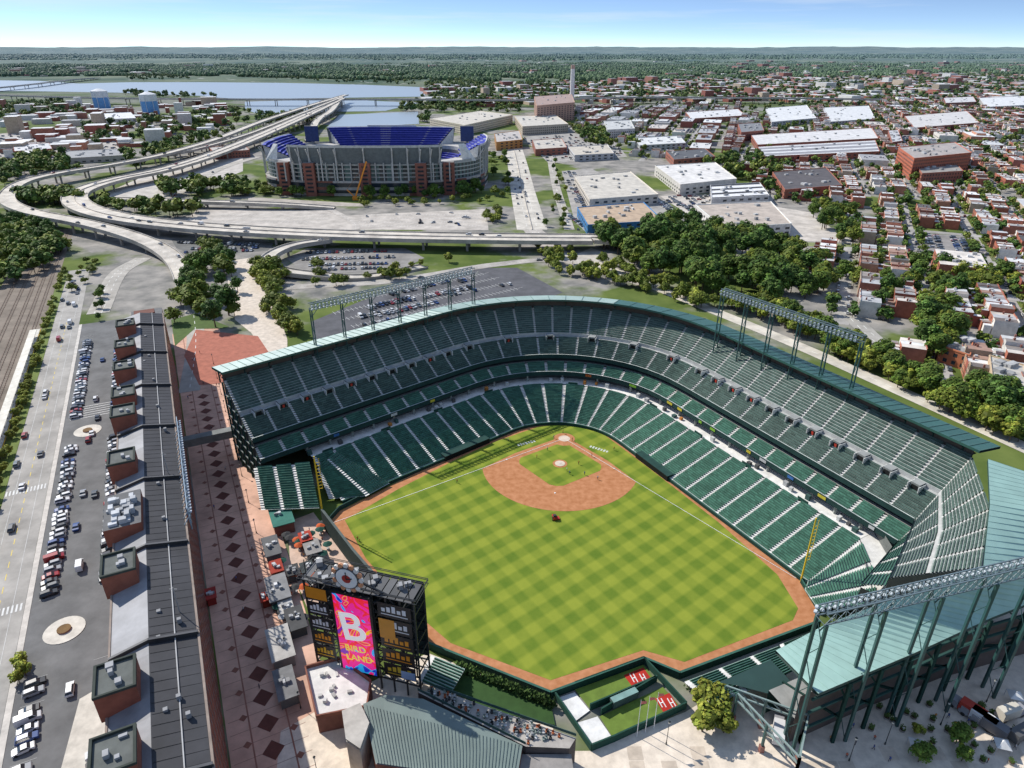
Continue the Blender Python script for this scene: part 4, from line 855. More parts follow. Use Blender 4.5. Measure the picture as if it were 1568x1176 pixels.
# ---------------------------------------------------------------- football stadium
fb=empty('football_stadium'); fc=np.array([-150.,812.]); FA,FB=122.,92.
def fe(phi,k,z):
    e=2/3.2; c,s_=math.cos(phi),math.sin(phi)
    return (fc[0]+FA*k*math.copysign(abs(c)**e,c),fc[1]+FB*k*math.copysign(abs(s_)**e,s_),z)
mb=MB(); NF=192; BL=(.05,.06,.34)
def isup(ph): return abs(math.sin(ph))>.86 or abs(math.cos(ph))>.93
for i in range(NF):
    p0=2*math.pi*i/NF;p1=2*math.pi*(i+1)/NF; up_=isup((p0+p1)/2)
    def q4(k0,z0,k1,z1,c,m=0): mb.face([fe(p0,k0,z0),fe(p1,k0,z0),fe(p1,k1,z1),fe(p0,k1,z1)],c,m)
    q4(1,0,1,15,jit((.28,.12,.085) if (i//5)%3==0 else (.5,.46,.41),.08)); q4(1.005,3,1.005,6,(.1,.1,.1),1); q4(1.004,9,1.004,13,(.1,.12,.12),1)
    q4(1,15,.97,15,(.4,.38,.35)); q4(.97,15,.97,31,(.14,.2,.18),1 if i%2 else 0)
    for zz in(18,22,26,30): q4(.972,zz,.974,zz+1.1,(.6,.6,.56))
    def tiers(k0,z0,k1,z1,nn,c):
        for t in range(nn):
            ka,kb=k0+(k1-k0)*t/nn,k0+(k1-k0)*(t+1)/nn; za,zb=z0+(z1-z0)*t/nn,z0+(z1-z0)*(t+1)/nn
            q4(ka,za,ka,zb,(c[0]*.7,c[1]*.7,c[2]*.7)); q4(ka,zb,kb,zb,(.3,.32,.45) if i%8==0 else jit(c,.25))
    tiers(.5,3,.68,14,8,BL); q4(.68,14,.68,17,(.5,.5,.5)); tiers(.68,17,.76,23,3,BL); q4(.76,23,.76,27,(.12,.12,.13)); q4(.76,31,.97,31,(.5,.48,.45)) if not up_ else None
    if not up_: q4(.76,27,.76,31,(.45,.45,.42)); q4(.97,31,.97,33,(.45,.45,.42))
    if up_:
        top=49 if abs(math.sin((p0+p1)/2))>.8 else 45
        tiers(.74,28,.99,top,9,(.05,.065,.36)); q4(.74,26.5,.74,28.8,(.4,.4,.4)); q4(.97,31,1.0,top-1.5,(.16,.18,.18)); q4(1.0,top-1.5,1.0,top+.8,(.55,.55,.52)); q4(.99,top,1.,top+.8,(.5,.5,.47))
        if i%3==0: mb.beam(fe(p0,1.0,15),fe(p0,1.0,top),1.2,(.55,.53,.49)); mb.beam(fe(p0,.97,30),fe(p0,1.03,top-3),.9,(.55,.53,.49))
        if isup(p0-2*math.pi/NF*.6)!=up_ or isup(p1+2*math.pi/NF*.6)!=up_: mb.face([fe(p0,.74,28),fe(p0,.99,top),fe(p0,.97,28)],(.65,.65,.62))
mb.face([fe(2*math.pi*i/48,.5,3) for i in range(48)],(.09,.16,.04))
mb.obj('bowl',[M_MAT,M_GLASS],fb)
mb=MB()
for x in(-235,-207,-150,-93,-65):
    y=fc[1]-FB*1.0+ (2 if abs(x+150)<80 else 8); mb.box((x,y,0),11,7,33,0,(.3,.12,.085),(.3,.28,.26))
    for z in range(4,32,4): mb.box((x,y-3.55,z),6,.1,2,0,(.04,.04,.045))
for k in range(22): x=-240+k*8.4; mb.box((x,fc[1]-FB*.99,15),1,2,18,0,(.5,.48,.44))
for x0 in(-262,-38):
    y=fc[1]-FB*.62; mb.face([(x0,y,30),(x0+(14 if x0<-150 else -14),y-6,30),(x0+(18 if x0<-150 else -18),y-8,48),(x0+(12 if x0<-150 else -12),y-3,48)],(.75,.75,.73))
for x in(-245,-55):
    mb.box((x,fc[1]+72,34),16,3,18,0,(.04,.06,.16),(.3,.3,.3)); mb.box((x,fc[1]+72,0),3,2,34,0,(.3,.3,.3)); 
mb.box((-150,fc[1]+93,48),60,3,3,0,(.5,.5,.5))
mb.obj('towers_and_boards',[M_MAT],fb)
mb=MB(); c=G(545,306); OR=(.8,.28,.02); mb.box((c[0],c[1],0),6,4,3,0,OR); mb.beam((c[0],c[1],3),(c[0]+14,c[1],37),1.4,OR); mb.beam((c[0]+14,c[1],37),(c[0]+14,c[1],14),.3,(.1,.1,.1)); mb.beam((c[0]-1,c[1],3),(c[0]-8,c[1],10),.8,OR); mb.beam((c[0]-8,c[1],10),(c[0]+14,c[1],37),.3,(.2,.1,.05)); mb.obj('mobile_crane',[M_PAINT])
# ---------------------------------------------------------------- named larger buildings
BIG=[]
def bldg(px,z,wc,rc_,name='commercial_building',floors=0,units=6,stripes=None):
    P=GP(px,z); BIG.append([p[:2] for p in P]); mb=MB(); mb.prism([p[:2] for p in P],0,z,wc,rc_,0,1)
    n=len(P)
    cx=sum(p[0] for p in P)/n;cy=sum(p[1] for p in P)/n
    for i in range(n):
        a_=P[i];b2=P[(i+1)%n]; mb.beam((a_[0],a_[1],z+.3),(b2[0],b2[1],z+.3),.5,tuple(min(.8,c*1.2) for c in wc),h=.7)
        L=math.dist(a_,b2); ex=((b2[0]-a_[0])/L,(b2[1]-a_[1])/L); nx=(ex[1],-ex[0])
        if (a_[0]+b2[0])/2*nx[0]+(a_[1]+b2[1])/2*nx[1]<cx*nx[0]+cy*nx[1]: nx=(-nx[0],-nx[1])
        fl=max(1,int(z/3.8)); k=0; stp=4 if floors else 9; wv=1.8 if floors else 4.
        while (k+1)*stp<L:
            for f in range(fl):
                s0_=k*stp+1.2; zz=1.2+f*3.8
                if zz+1.8>z: break
                q0=(a_[0]+ex[0]*s0_+nx[0]*.06,a_[1]+ex[1]*s0_+nx[1]*.06);q1=(q0[0]+ex[0]*wv,q0[1]+ex[1]*wv)
                mb.face([(*q0,zz),(*q1,zz),(*q1,zz+1.8),(*q0,zz+1.8)],(.05,.05,.05),2)
            k+=1
    for k in range(units*2):
        u,v=rnd(.12,.88),rnd(.12,.88); A_=lp(np.array(P[0]),np.array(P[1]),u);B_=lp(np.array(P[3%n]),np.array(P[2]),u);c=lp(A_,B_,v)
        mb.box((c[0],c[1],z+.02),rnd(1.5,5),rnd(1.5,4),rnd(.8,2.2),.4,jit((.45,.45,.44),.35))
    if stripes:
        for t in(.2,.5,.8): A_=lp(np.array(P[0]),np.array(P[3]),t-.09);B_=lp(np.array(P[1]),np.array(P[2]),t-.09);C_=lp(np.array(P[1]),np.array(P[2]),t+.09);D_=lp(np.array(P[0]),np.array(P[3]),t+.09); mb.face([(*A_[:2],z+.06),(*B_[:2],z+.06),(*C_[:2],z+.06),(*D_[:2],z+.06)],stripes)
    mb.obj(name,[M_MAT,M_ROOF,M_GLASS])
BRK=(.34,.13,.09)
bldg([(880,270),(965,263),(1008,298),(903,306)],9,(.6,.55,.48),(.64,.59,.5)); bldg([(884,318),(985,310),(1015,338),(900,345)],8,(.06,.2,.42),(.54,.4,.27))
bldg([(1065,314),(1180,309),(1212,343),(1108,350)],9,(.7,.67,.63),(.54,.46,.38)); bldg([(1003,254),(1095,249),(1128,274),(1042,283)],11,(.6,.57,.52),(.78,.75,.7))
bldg([(1088,284),(1163,280),(1178,300),(1090,305)],8,(.5,.5,.5),(.06,.06,.06),stripes=(.75,.75,.75)); bldg([(1183,264),(1265,257),(1290,284),(1202,291)],9,BRK,(.12,.105,.1))
bldg([(1376,226),(1462,218),(1488,234),(1400,243)],24,(.45,.14,.08),(.45,.4,.36),'brick_apartment_block',1,10)
bldg([(1150,207),(1335,196),(1345,212),(1160,222)],9,BRK,(.75,.73,.7)); bldg([(1160,225),(1340,215),(1347,232),(1170,240)],9,BRK,(.76,.76,.75),stripes=(.3,.3,.32)); bldg([(1172,166),(1235,161),(1250,181),(1182,187)],9,(.5,.5,.5),(.78,.78,.76))
bldg([(1260,165),(1330,162),(1340,182),(1268,187)],8,(.5,.5,.5),(.76,.76,.74)); bldg([(1385,178),(1480,170),(1500,188),(1400,196)],9,BRK,(.7,.67,.63)); bldg([(1500,150),(1570,147),(1590,160),(1510,164)],9,(.6,.6,.6),(.8,.8,.78))
bldg([(658,182),(735,170),(785,176),(712,192)],16,(.68,.59,.47),(.66,.6,.5),floors=1); bldg([(788,178),(850,176),(870,190),(800,194)],14,(.58,.49,.38),(.65,.6,.51),floors=1); bldg([(757,205),(795,200),(800,214),(760,218)],12,(.5,.25,.08),(.55,.5,.45))
bldg([(818,148),(875,144),(880,157),(822,162)],34,(.52,.32,.24),(.44,.31,.25),'power_plant',0,4); bldg([(925,186),(965,184),(972,197),(930,199)],14,(.6,.6,.57),(.6,.6,.57),floors=1)
bldg([(1020,232),(1080,228),(1095,240),(1032,245)],9,BRK,(.12,.12,.12)); bldg([(1130,190),(1165,188),(1170,200),(1135,203)],14,BRK,(.25,.25,.25),floors=1); bldg([(815,215),(860,212),(868,226),(820,229)],9,BRK,(.6,.54,.46))
bldg([(870,225),(930,222),(940,235),(880,238)],8,(.5,.5,.5),(.62,.56,.46)); bldg([(970,212),(1040,208),(1050,219),(980,223)],8,(.5,.5,.5),(.75,.75,.72))
bldg([(1515,545),(1568,560),(1575,610),(1520,590)],10,(.5,.38,.25),(.55,.52,.46),floors=1)
bldg([(1440,505),(1490,520),(1485,545),(1440,530)],8,(.48,.17,.085),(.22,.21,.2),floors=1)
bldg([(135,175),(200,172),(208,181),(140,184)],9,(.6,.6,.57),(.75,.75,.75)); bldg([(20,222),(75,219),(80,228),(22,232)],7,BRK,(.6,.6,.6)); bldg([(95,232),(180,228),(190,238),(100,243)],7,(.5,.45,.4),(.3,.3,.3)); bldg([(320,226),(375,222),(382,230),(328,234)],9,BRK,(.5,.45,.4),floors=1)
bldg([(1400,250),(1460,247),(1475,262),(1412,266)],12,BRK,(.35,.33,.3),floors=1); bldg([(1445,150),(1490,148),(1495,156),(1448,158)],12,BRK,(.7,.68,.66)); bldg([(1050,172),(1130,167),(1142,177),(1058,182)],9,BRK,(.76,.75,.73)); bldg([(1360,200),(1375,199),(1382,216),(1366,218)],10,BRK,(.6,.6,.6),floors=1)
mb=MB(); c=G(1415,268); mb.box((c[0],c[1],0),9,18,10,.4,(.2,.15,.12),(.1,.1,.1)); mb.box((c[0]-4,c[1]-9,0),5,5,18,.4,(.2,.15,.12)); mb.cyl((c[0]-4,c[1]-9,18),(c[0]-4,c[1]-9,27),3.3,.1,6,(.1,.1,.11)); mb.obj('church')
mb=MB(); c=G(875,168); mb.cyl((c[0],c[1],0),(c[0],c[1],98),5.6,4.6,16,(.8,.78,.75)); mb.cyl((c[0],c[1],90),(c[0],c[1],98.4),4.9,4.8,16,(.5,.33,.27)); mb.obj('smokestack')
for px,py in((158,168),(232,175)):
    c=G(px,py); mb=MB(); mb.cyl((c[0],c[1],0),(c[0],c[1],28),18,18,28,(.16,.36,.68)); mb.cyl((c[0],c[1],28),(c[0],c[1],42),18.03,18.03,28,(.78,.78,.78)); mb.cyl((c[0],c[1],42),(c[0],c[1],47),18,3,28,(.78,.78,.78))
    for k in range(8): t=k*.8; mb.beam((c[0]+18.3*math.cos(t),c[1]+18.3*math.sin(t),0),(c[0]+18.3*math.cos(t),c[1]+18.3*math.sin(t),42),.8,(.75,.75,.75))
    mb.obj('storage_tank')
# ---------------------------------------------------------------- row-house district
WALLS=[(.36,.12,.075),(.4,.16,.105),(.31,.1,.07),(.66,.62,.56),(.5,.39,.28),(.38,.14,.09),(.74,.72,.67),(.37,.14,.1),(.46,.22,.14)]
ROOFS=[(.76,.76,.75),(.62,.62,.62),(.45,.45,.45),(.8,.79,.76),(.13,.13,.13),(.33,.29,.26),(.68,.62,.55),(.2,.17,.155),(.38,.24,.18)]
GREENP=[GP([(900,350),(1110,345),(1225,380),(1250,440),(1330,540),(1568,640),(1568,720),(880,440)])]
excl=BIG+lots+GREENP+WAT
def rows_block(cx,cy,dx,dy,n,depth=11):
    mb=MB(); an=math.atan2(dy,dx); px_,py_=-dy,dx; w=rnd(4.6,5.6); h0=rnd(6.8,9.5); base=random.choice(WALLS); rb=random.choice(ROOFS)
    for k in range(n):
        o_=(k-(n-1)/2)*w; x=cx+dx*o_;y=cy+dy*o_; h=h0+rnd(-.4,.4) if random.random()<.8 else h0+rnd(1,3); wc=jit(base if random.random()<.45 else random.choice(WALLS),.2); r_=jit(rb if random.random()<.4 else random.choice(ROOFS),.2)
        mb.box((x,y,0),w-.02,depth,h,an,wc,r_,0,1)
        mb.box((x+px_*(depth/2-.15),y+py_*(depth/2-.15),h),w,.35,.6,an,wc)
        mb.box((x-px_*(depth/2+2.2)+dx*.8,y-py_*(depth/2+2.2)+dy*.8,0),w*.6,rnd(3,4.4),h*rnd(.4,.85),an,jit(wc,.2),jit(random.choice(ROOFS)),0,1)
        if random.random()<.6: mb.box((x+rnd(-2,2),y+rnd(-2,2),h),.8,.8,1.3,an,(.3,.13,.1))
        if random.random()<.4: mb.box((x+rnd(-1,1),y+rnd(-1,1),h),1.5,1.2,.8,an,(.5,.5,.5))
        for sgn in(1,-1):
            for f in range(2 if h<9 else 3):
                for e in(-.25,.25):
                    if sgn<0 and e>0: continue
                    c0=(x+px_*sgn*(depth/2+.05)+dx*(e*w-.45),y+py_*sgn*(depth/2+.05)+dy*(e*w-.45)); c1=(c0[0]+dx*.9,c0[1]+dy*.9); z=1+f*2.9
                    mb.face([(*c0,z),(*c1,z),(*c1,z+1.5),(*c0,z+1.5)],(.05,.05,.05),2)
    mb.obj('row_houses',[M_MAT,M_ROOF,M_GLASS])
CARP=[]
def district(poly,ax,block=72,pitch=46,trees=1,bigp=.12,lotp=0.):
    ax=np.array(ax)/np.linalg.norm(ax); pn=np.array([-ax[1],ax[0]]); P=np.array([p[:2] for p in poly]); s_=P@ax;t_=P@pn; rd=MB(); an=math.atan2(ax[1],ax[0])
    si=np.arange(s_.min(),s_.max(),block+13);ti=np.arange(t_.min(),t_.max(),pitch)
    def ok(c): return inpoly(c[0],c[1],poly) and not any(inpoly(c[0],c[1],e) for e in excl)
    for s0 in si:
        for t0 in ti:
            c=ax*(s0+block/2)+pn*t0; roll=random.random(); full=all(ok(c+ax*i*block*.45+pn*j*15) for i in(-1,0,1) for j in(-1,0,1))
            if full and roll<bigp:
                mb=MB(); hh=rnd(6,12); wc=jit(random.choice(WALLS)); sx,sy=rnd(38,70),rnd(20,34); mb.box((c[0],c[1],0),sx,sy,hh,an,wc,jit(random.choice(ROOFS[:4]+[(.68,.62,.55)]),.15),0,1)
                mb.box((c[0],c[1],hh),sx*rnd(.3,.6),sy*rnd(.3,.6),rnd(1,4),an,wc,jit(random.choice(ROOFS),.15),0,1) if random.random()<.4 else None
                for k in range(8): p=c+ax*rnd(-.4,.4)*sx+pn*rnd(-.4,.4)*sy; mb.box((p[0],p[1],hh),rnd(1.5,3.5),rnd(1.5,3),rnd(1,2),an,jit((.45,.45,.45),.4))
                for sg in(-1,1):
                    k=-sx/2+3
                    while k<sx/2-4:
                        for f in range(int(hh/3.6)):
                            p=c+ax*k+pn*sg*(sy/2+.06); p2=p+ax*2.2; mb.face([(*p,1.2+f*3.4),(*p2,1.2+f*3.4),(*p2,2.8+f*3.4),(*p,2.8+f*3.4)],(.05,.05,.05),2)
                        k+=5
                mb.obj('commercial_building',[M_MAT,M_ROOF,M_GLASS])
            elif full and roll<bigp+lotp:
                q4_=[tuple(c+ax*i*block*.5+pn*j*17) for i,j in((-1,-1),(1,-1),(1,1),(-1,1))]; rd.face([(*p,.14) for p in q4_],jit((.33,.31,.29),.25))
                for r_ in(-14,-8,4,10):
                    for k in range(22):
                        if random.random()<.6: p=c+ax*(-32+k*2.9)+pn*r_; CARP.append((p[0],p[1],.15,1,an+1.57))
            else:
              for side in(-1,1):
                c=ax*(s0+block/2)+pn*(t0+side*9.5)
                if not ok(c): continue
                if not(ok(c+ax*block*.4) and ok(c-ax*block*.4)): 
                    if random.random()<.5: continue
                    rows_block(c[0],c[1],ax[0]*side,ax[1]*side,random.randint(3,5)) ; continue
                n=random.randint(9,13)
                if random.random()<.4:
                    rows_block(*(c-ax*18),*(ax*side),random.randint(4,6)); rows_block(*(c+ax*18),*(ax*side),random.randint(4,6))
                else: rows_block(c[0],c[1],ax[0]*side,ax[1]*side,n)
            c=ax*(s0+block/2)+pn*t0
            if ok(c):
                a_=c+pn*(pitch/2)-ax*(block/2+13);b2=c+pn*(pitch/2)+ax*(block/2); line2(rd,a_,b2,8.5,.06,jit((.4,.38,.35),.1))
                a_=c+ax*(block/2+6)-pn*pitch/2;b2=c+ax*(block/2+6)+pn*pitch/2; line2(rd,a_,b2,9,.1,jit((.4,.38,.35),.1))
                if roll>=bigp+lotp:
                  for k in range(int(7*trees)): 
                    p=c+ax*rnd(-block/2,block/2)+pn*rnd(-3,3); mass([(p[0],p[1],0,rnd(.4,.85),rnd(0,6))])
                for k in range(int(8*trees)):
                    p=c+ax*rnd(-block/2,block/2)+pn*(pitch/2+random.choice((-5.6,5.6))); mass([(p[0],p[1],0,rnd(.35,.8),rnd(0,6))])
                for k in range(12):
                    p=c+ax*rnd(-block/2,block/2)+pn*(pitch/2+random.choice((-3.2,3.2))); CARP.append((p[0],p[1],.1,1,an))
    if rd.f: rd.obj('streets',[M_ASPH])
district(GP([(1235,345),(1420,300),(1640,300),(1700,640),(1560,620),(1460,590),(1400,560),(1330,510),(1270,440)]),(.42,.91),trees=1.6,bigp=.04,lotp=.03)
district(GP([(1130,180),(1380,150),(1700,150),(1700,300),(1420,300),(1235,345),(1180,305),(1120,240)]),(.35,.94),trees=.8,bigp=.36,lotp=.14)
district(GP([(880,165),(1130,158),(1130,180),(1120,240),(1060,248),(950,240),(880,200)]),(.3,.95),trees=.6,bigp=.55,lotp=.25)
mb=MB()
def farcity(poly,n,smin,smax,ex=()):
    for x,y,_,s_,r_ in scatter(poly,n,list(ex)+BIG+WAT,smin,smax):
        h=rnd(5,12) if random.random()<.95 else rnd(15,28); mb.box((x,y,0),s_,s_*rnd(.4,1.),h+.01*rnd(0,30),random.choice((.35,.35+1.57)),jit(random.choice(WALLS)),jit(random.choice(ROOFS[:4]),.2),0,1)
farcity(GP([(900,128),(1568,112),(1800,118),(1800,152),(1200,158),(880,160)]),1200,14,58)
farcity(GP([(1100,98),(1800,95),(1800,118),(900,128)]),1300,14,64); farcity(GP([(-100,98),(1100,96),(1100,112),(-100,118)]),800,14,68)
farcity(GP([(650,130),(900,128),(880,160),(660,168)]),80,20,60)
farcity(GP([(0,165),(330,160),(370,185),(300,215),(0,250)]),190,10,38); farcity(GP([(-150,88),(1700,88),(1700,97),(-150,98)]),1100,20,90)
mb.obj('distant_city_buildings',[M_MAT,M_ROOF])
# ---------------------------------------------------------------- vegetation placement
def near(px,n,sc=1.,kinds=None):
    P=GP(px)
    for x,y,_,s_,r_ in scatter(P,n): put_tree(x,y,sc*s_,None if kinds is None else random.choice(kinds))
near([(262,470),(320,395),(352,398),(375,480),(330,505),(268,500)],34,1.1,[0,1,2]); near([(388,412),(420,405),(455,440),(478,505),(440,525),(402,500)],34,.95,[1,3]); near([(480,410),(560,425),(700,395),(690,408),(560,440),(480,440)],18,.7,[1,3])
near([(905,362),(960,352),(1100,362),(1215,385),(1225,440),(1190,468),(1080,455),(1000,425),(930,392)],150,1.4,[0,0,1,2,2]); near([(890,405),(930,398),(1060,458),(1100,470),(1080,480),(1000,455),(890,425)],50,.8,[1,3])
near([(1100,468),(1180,470),(1300,530),(1430,600),(1568,660),(1568,690),(1430,625),(1320,570),(1200,505)],120,.9,[0,1,3])
near([(1230,395),(1300,400),(1420,420),(1568,430),(1568,470),(1420,490),(1330,480),(1240,430)],60,1.1); near([(1400,490),(1460,480),(1450,560),(1400,540)],24,1.2); near([(1480,600),(1568,620),(1568,660),(1500,640)],20,1.2)
near([(1230,310),(1300,330),(1330,370),(1290,380),(1240,340)],30,1.1); near([(1230,400),(1270,440),(1240,470),(1205,440)],18,1.1)
near([(330,290),(510,292),(512,302),(335,302)],36,.9,[1,0]); near([(560,296),(735,290),(740,304),(560,306)],40,.95,[2,0]); near([(745,240),(775,235),(785,300),(755,310)],18,.8)
near([(500,302),(760,304),(760,312),(520,318)],22,.6,[1,3]); near([(740,320),(765,320),(770,350),(748,350)],12,.7,[1,3])
near([(820,380),(880,385),(880,430),(850,430)],20,.8,[1,3]); near([(830,350),(850,300),(842,240),(856,240),(868,300),(870,350)],18,.6)
near([(100,405),(150,385),(155,400),(110,470),(95,470)],14,.5,[3,1]); near([(148,440),(160,440),(155,500),(145,500)],6,.5); near([(0,330),(60,345),(110,380),(80,400),(0,430)],50,.9)
near([(300,385),(330,380),(340,392),(305,400)],6,.8,[1]); near([(1385,1120),(1560,1100),(1560,1170),(1400,1170)],7,.45,[3,0])
mass(scatter(GP([(0,350),(100,370),(90,400),(40,430),(0,450)]),60,smin=.8,smax=1.2))
for px,n in(([(0,250),(100,240),(130,262),(40,275),(0,290)],80),([(20,310),(110,300),(130,312),(60,320)],40),([(180,240),(330,205),(370,195),(340,222),(200,262)],60),([(120,190),(280,176),(380,165),(385,190),(250,218),(140,230)],120),([(0,160),(120,156),(130,175),(0,185)],120),
  ([(390,176),(480,172),(480,190),(400,195)],60),([(640,150),(820,155),(800,175),(650,172)],150),([(590,158),(660,160),(660,190),(640,190)],40),([(350,118),(560,114),(720,120),(760,150),(660,146),(650,132),(440,124)],260),
  ([(120,312),(260,318),(340,330),(260,338),(150,325)],25),([(240,290),(380,285),(380,300),(250,305)],40),([(870,195),(960,205),(1000,235),(900,225)],50),([(1060,250),(1180,240),(1240,330),(1200,305)],60),([(180,140),(330,140),(340,150),(200,150)],60),([(190,116),(250,114),(300,122),(200,124)],90)):
    mass(scatter(GP(px),n,BIG+WAT,.8,1.5))
mass(scatter(GP([(900,128),(1568,112),(1800,118),(1800,152),(1200,158),(880,160)]),2100,BIG+WAT,.8,1.6)); mass(scatter(GP([(650,128),(900,128),(880,160),(660,168)]),400,BIG+WAT,1,1.6))
mass(scatter(GP([(1120,160),(1700,152),(1700,300),(1240,330)]),550,BIG+lots,.5,1.1))
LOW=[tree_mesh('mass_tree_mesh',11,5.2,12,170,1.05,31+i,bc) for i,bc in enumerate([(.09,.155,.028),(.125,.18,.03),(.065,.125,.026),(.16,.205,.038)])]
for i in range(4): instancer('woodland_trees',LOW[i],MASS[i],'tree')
def grove_mesh(seed):
    rs=random.Random(seed); mb=MB()
    for i in range(30):
        r=rs.uniform(4,7.5); c=(rs.uniform(-40,40),rs.uniform(-40,40),r*.9)
        k=rs.uniform(.7,1.5); blob(mb,c,r,r*1.1,(.1*k,.155*k,.045*k),rs.random()*50,6)
    o=mb.obj('grove_mesh',[M_LEAF]); me=o.data; bpy.data.objects.remove(o); return me
for sd_ in range(2):
    pts=[]
    pts+=scatter(GP([(-200,98),(1800,94),(1800,112),(900,126),(640,124),(300,116),(-200,118)]),1200,WAT,.9,1.5)
    pts+=scatter(GP([(-300,86),(1900,86),(1900,94),(-300,98)]),1700,(),1.4,2.6)
    instancer('distant_trees',grove_mesh(70+sd_),pts,'grove')
for ps,nn in(([(1010,300),(1085,300),(1180,330),(1110,362)],60),([(862,262),(880,262),(900,310),(880,312)],35),([(800,212),(930,202),(955,238),(842,248)],160),([(0,208),(180,192),(195,236),(0,246)],340),([(905,350),(1060,350),(1050,358),(905,360)],30),([(390,178),(470,174),(470,180),(390,184)],60),([(1160,240),(1340,232),(1350,245),(1180,252)],80),([(260,205),(330,200),(330,206),(260,212)],60)):
    for x,y,_,s_,r_ in scatter(GP(ps),nn,BIG): CARP.append((round(x/5.4)*5.4,round(y/2.8)*2.8,.1,1,.05))
CARP=list({(round(c[0],1),round(c[1],1)):c for c in CARP}.values())
instancer('parked_cars',CARS[1],CARP,'suv')
# ---------------------------------------------------------------- people
def person_mesh(walk):
    J=dict(pel=(0,0,.95),ch=(0,.02,1.3),nk=(0,.02,1.5),hd=(0,.05,1.68),
      hl=(.1,0,.9),kl=(.11,.16*walk,.5),fl=(.11,.22*walk-.05,.08),tl=(.11,.22*walk+.1,.04),hr=(-.1,0,.9),kr=(-.11,-.08*walk+.02,.5),fr=(-.11,-.3*walk,.1),tr=(-.11,-.3*walk+.14,.04),
      sl=(.19,0,1.43),el=(.25,-.12*walk,1.17),wl=(.26,-.04,.93),hdl=(.26,0,.83),sr=(-.19,0,1.43),er=(-.25,.1*walk,1.17),wr=(-.26,.16*walk,.94),hdr=(-.26,.2*walk,.85))
    ks=list(J); E=[('pel','ch'),('ch','nk'),('nk','hd'),('pel','hl'),('hl','kl'),('kl','fl'),('fl','tl'),('pel','hr'),('hr','kr'),('kr','fr'),('fr','tr'),('ch','sl'),('sl','el'),('el','wl'),('wl','hdl'),('ch','sr'),('sr','er'),('er','wr'),('wr','hdr')]
    rad=dict(pel=.15,ch=.16,nk=.06,hd=.105,hl=.1,kl=.065,fl=.045,tl=.045,hr=.1,kr=.065,fr=.045,tr=.045,sl=.07,el=.045,wl=.03,hdl=.04,sr=.07,er=.045,wr=.03,hdr=.04)
    me=bpy.data.meshes.new('pm'); me.from_pydata([J[k] for k in ks],[(ks.index(a_),ks.index(b2)) for a_,b2 in E],[])
    o=bpy.data.objects.new('pm',me); scene.collection.objects.link(o); o.modifiers.new('s','SKIN'); sv=me.skin_vertices[0].data
    for i,k in enumerate(ks): sv[i].radius=(rad[k],rad[k]); sv[i].use_root=(k=='pel')
    sub=o.modifiers.new('d','SUBSURF'); sub.levels=1; sub.render_levels=1
    bpy.context.view_layer.update(); ev=o.evaluated_get(bpy.context.evaluated_depsgraph_get()); m2=bpy.data.meshes.new_from_object(ev); m2.name='person_mesh'
    bpy.data.objects.remove(o); m2.materials.clear()
    def cm(n_,c):
        mm,nt_,bb=newmat(n_); bb.inputs['Base Color'].default_value=(*c,1); bb.inputs['Roughness'].default_value=.8; return mm
    sh,nt_,bb=newmat('shirt'); oi=nt_.nodes.new('ShaderNodeObjectInfo'); nt_.links.new(oi.outputs['Color'],bb.inputs['Base Color'])
    for q_ in(cm('skin',(.45,.27,.19)),sh,cm('trousers',(.04,.05,.08)),cm('hair',(.03,.02,.015)),cm('shoes',(.05,.05,.05))): m2.materials.append(q_)
    for p in m2.polygons:
        z=p.center.z; x=abs(p.center.x); p.material_index=4 if z<.1 else(2 if z<.95 and x<.22 else(3 if z>1.7 or (z>1.6 and p.center.y<.03) else(0 if z>1.5 or (x>.2 and z<1.2) else 1))); p.use_smooth=True
    return m2
PM=[person_mesh(0.),person_mesh(1.)]
def person(px,py,z=.2,an=None,sh=None,wd=None):
    c=G(px,py) if wd is None else wd; o=bpy.data.objects.new('person',random.choice(PM)); scene.collection.objects.link(o); o.location=(c[0],c[1],z); o.rotation_euler=(0,0,rnd(0,6.28) if an is None else an); o.color=(*(sh or random.choice([(.6,.6,.6),(.1,.1,.12),(.5,.1,.04),(.05,.1,.3),(.6,.25,.03)])),1)
for px,py in((868,722),(872,727),(895,728),(886,712),(906,700),(548,828),(551,832),(838,690),(846,797),(852,796),(862,664),(876,676),(822,702),(848,672),(778,676),(940,690),(915,735),(700,740)): person(px,py,.19)
for i in range(24): person(rnd(1270,1560),rnd(1090,1172),.08)
for i in range(18): person(0,0,.1,wd=W(rnd(-50,230),rnd(2,16)))
for i in range(10): person(rnd(450,500),rnd(800,900),.15)
mb=MB(); c=G(849,795); mb.box((c[0],c[1],.5),1.3,2.2,.8,.2,(.5,.03,.02)); mb.box((c[0],c[1]-.3,1.3),.9,.8,.7,.2,(.05,.05,.05)); mb.box((c[0]+1.2,c[1],.3),.8,1.6,.4,.2,(.5,.03,.02))
for dx in(-.7,.7):
    for dy in(-.8,.8): mb.cyl((c[0]+dx-.1,c[1]+dy,.45),(c[0]+dx+.1,c[1]+dy,.45),.35,.35,10,(.02,.02,.02))
mb.obj('riding_mower',[M_PAINT])
for i in range(30):
    px,py=rnd(1330,1560),rnd(1080,1170); c=G(px,py); m2=MB(); m2.prism(circ(c,.6,10),.07,.6,(.3,.27,.24),(.08,.05,.03)); 
    for k in range(60):
        a_=rnd(0,6.28);r_=rnd(0,.7);z=rnd(.6,1.3); m2.face([(c[0]+r_*math.cos(a_),c[1]+r_*math.sin(a_),z),(c[0]+r_*math.cos(a_)+.3,c[1]+r_*math.sin(a_)+.1,z+.1),(c[0]+r_*math.cos(a_)+.1,c[1]+r_*math.sin(a_)+.3,z+.2)],jit((.08,.13,.03),.4))
    m2.obj('planter')
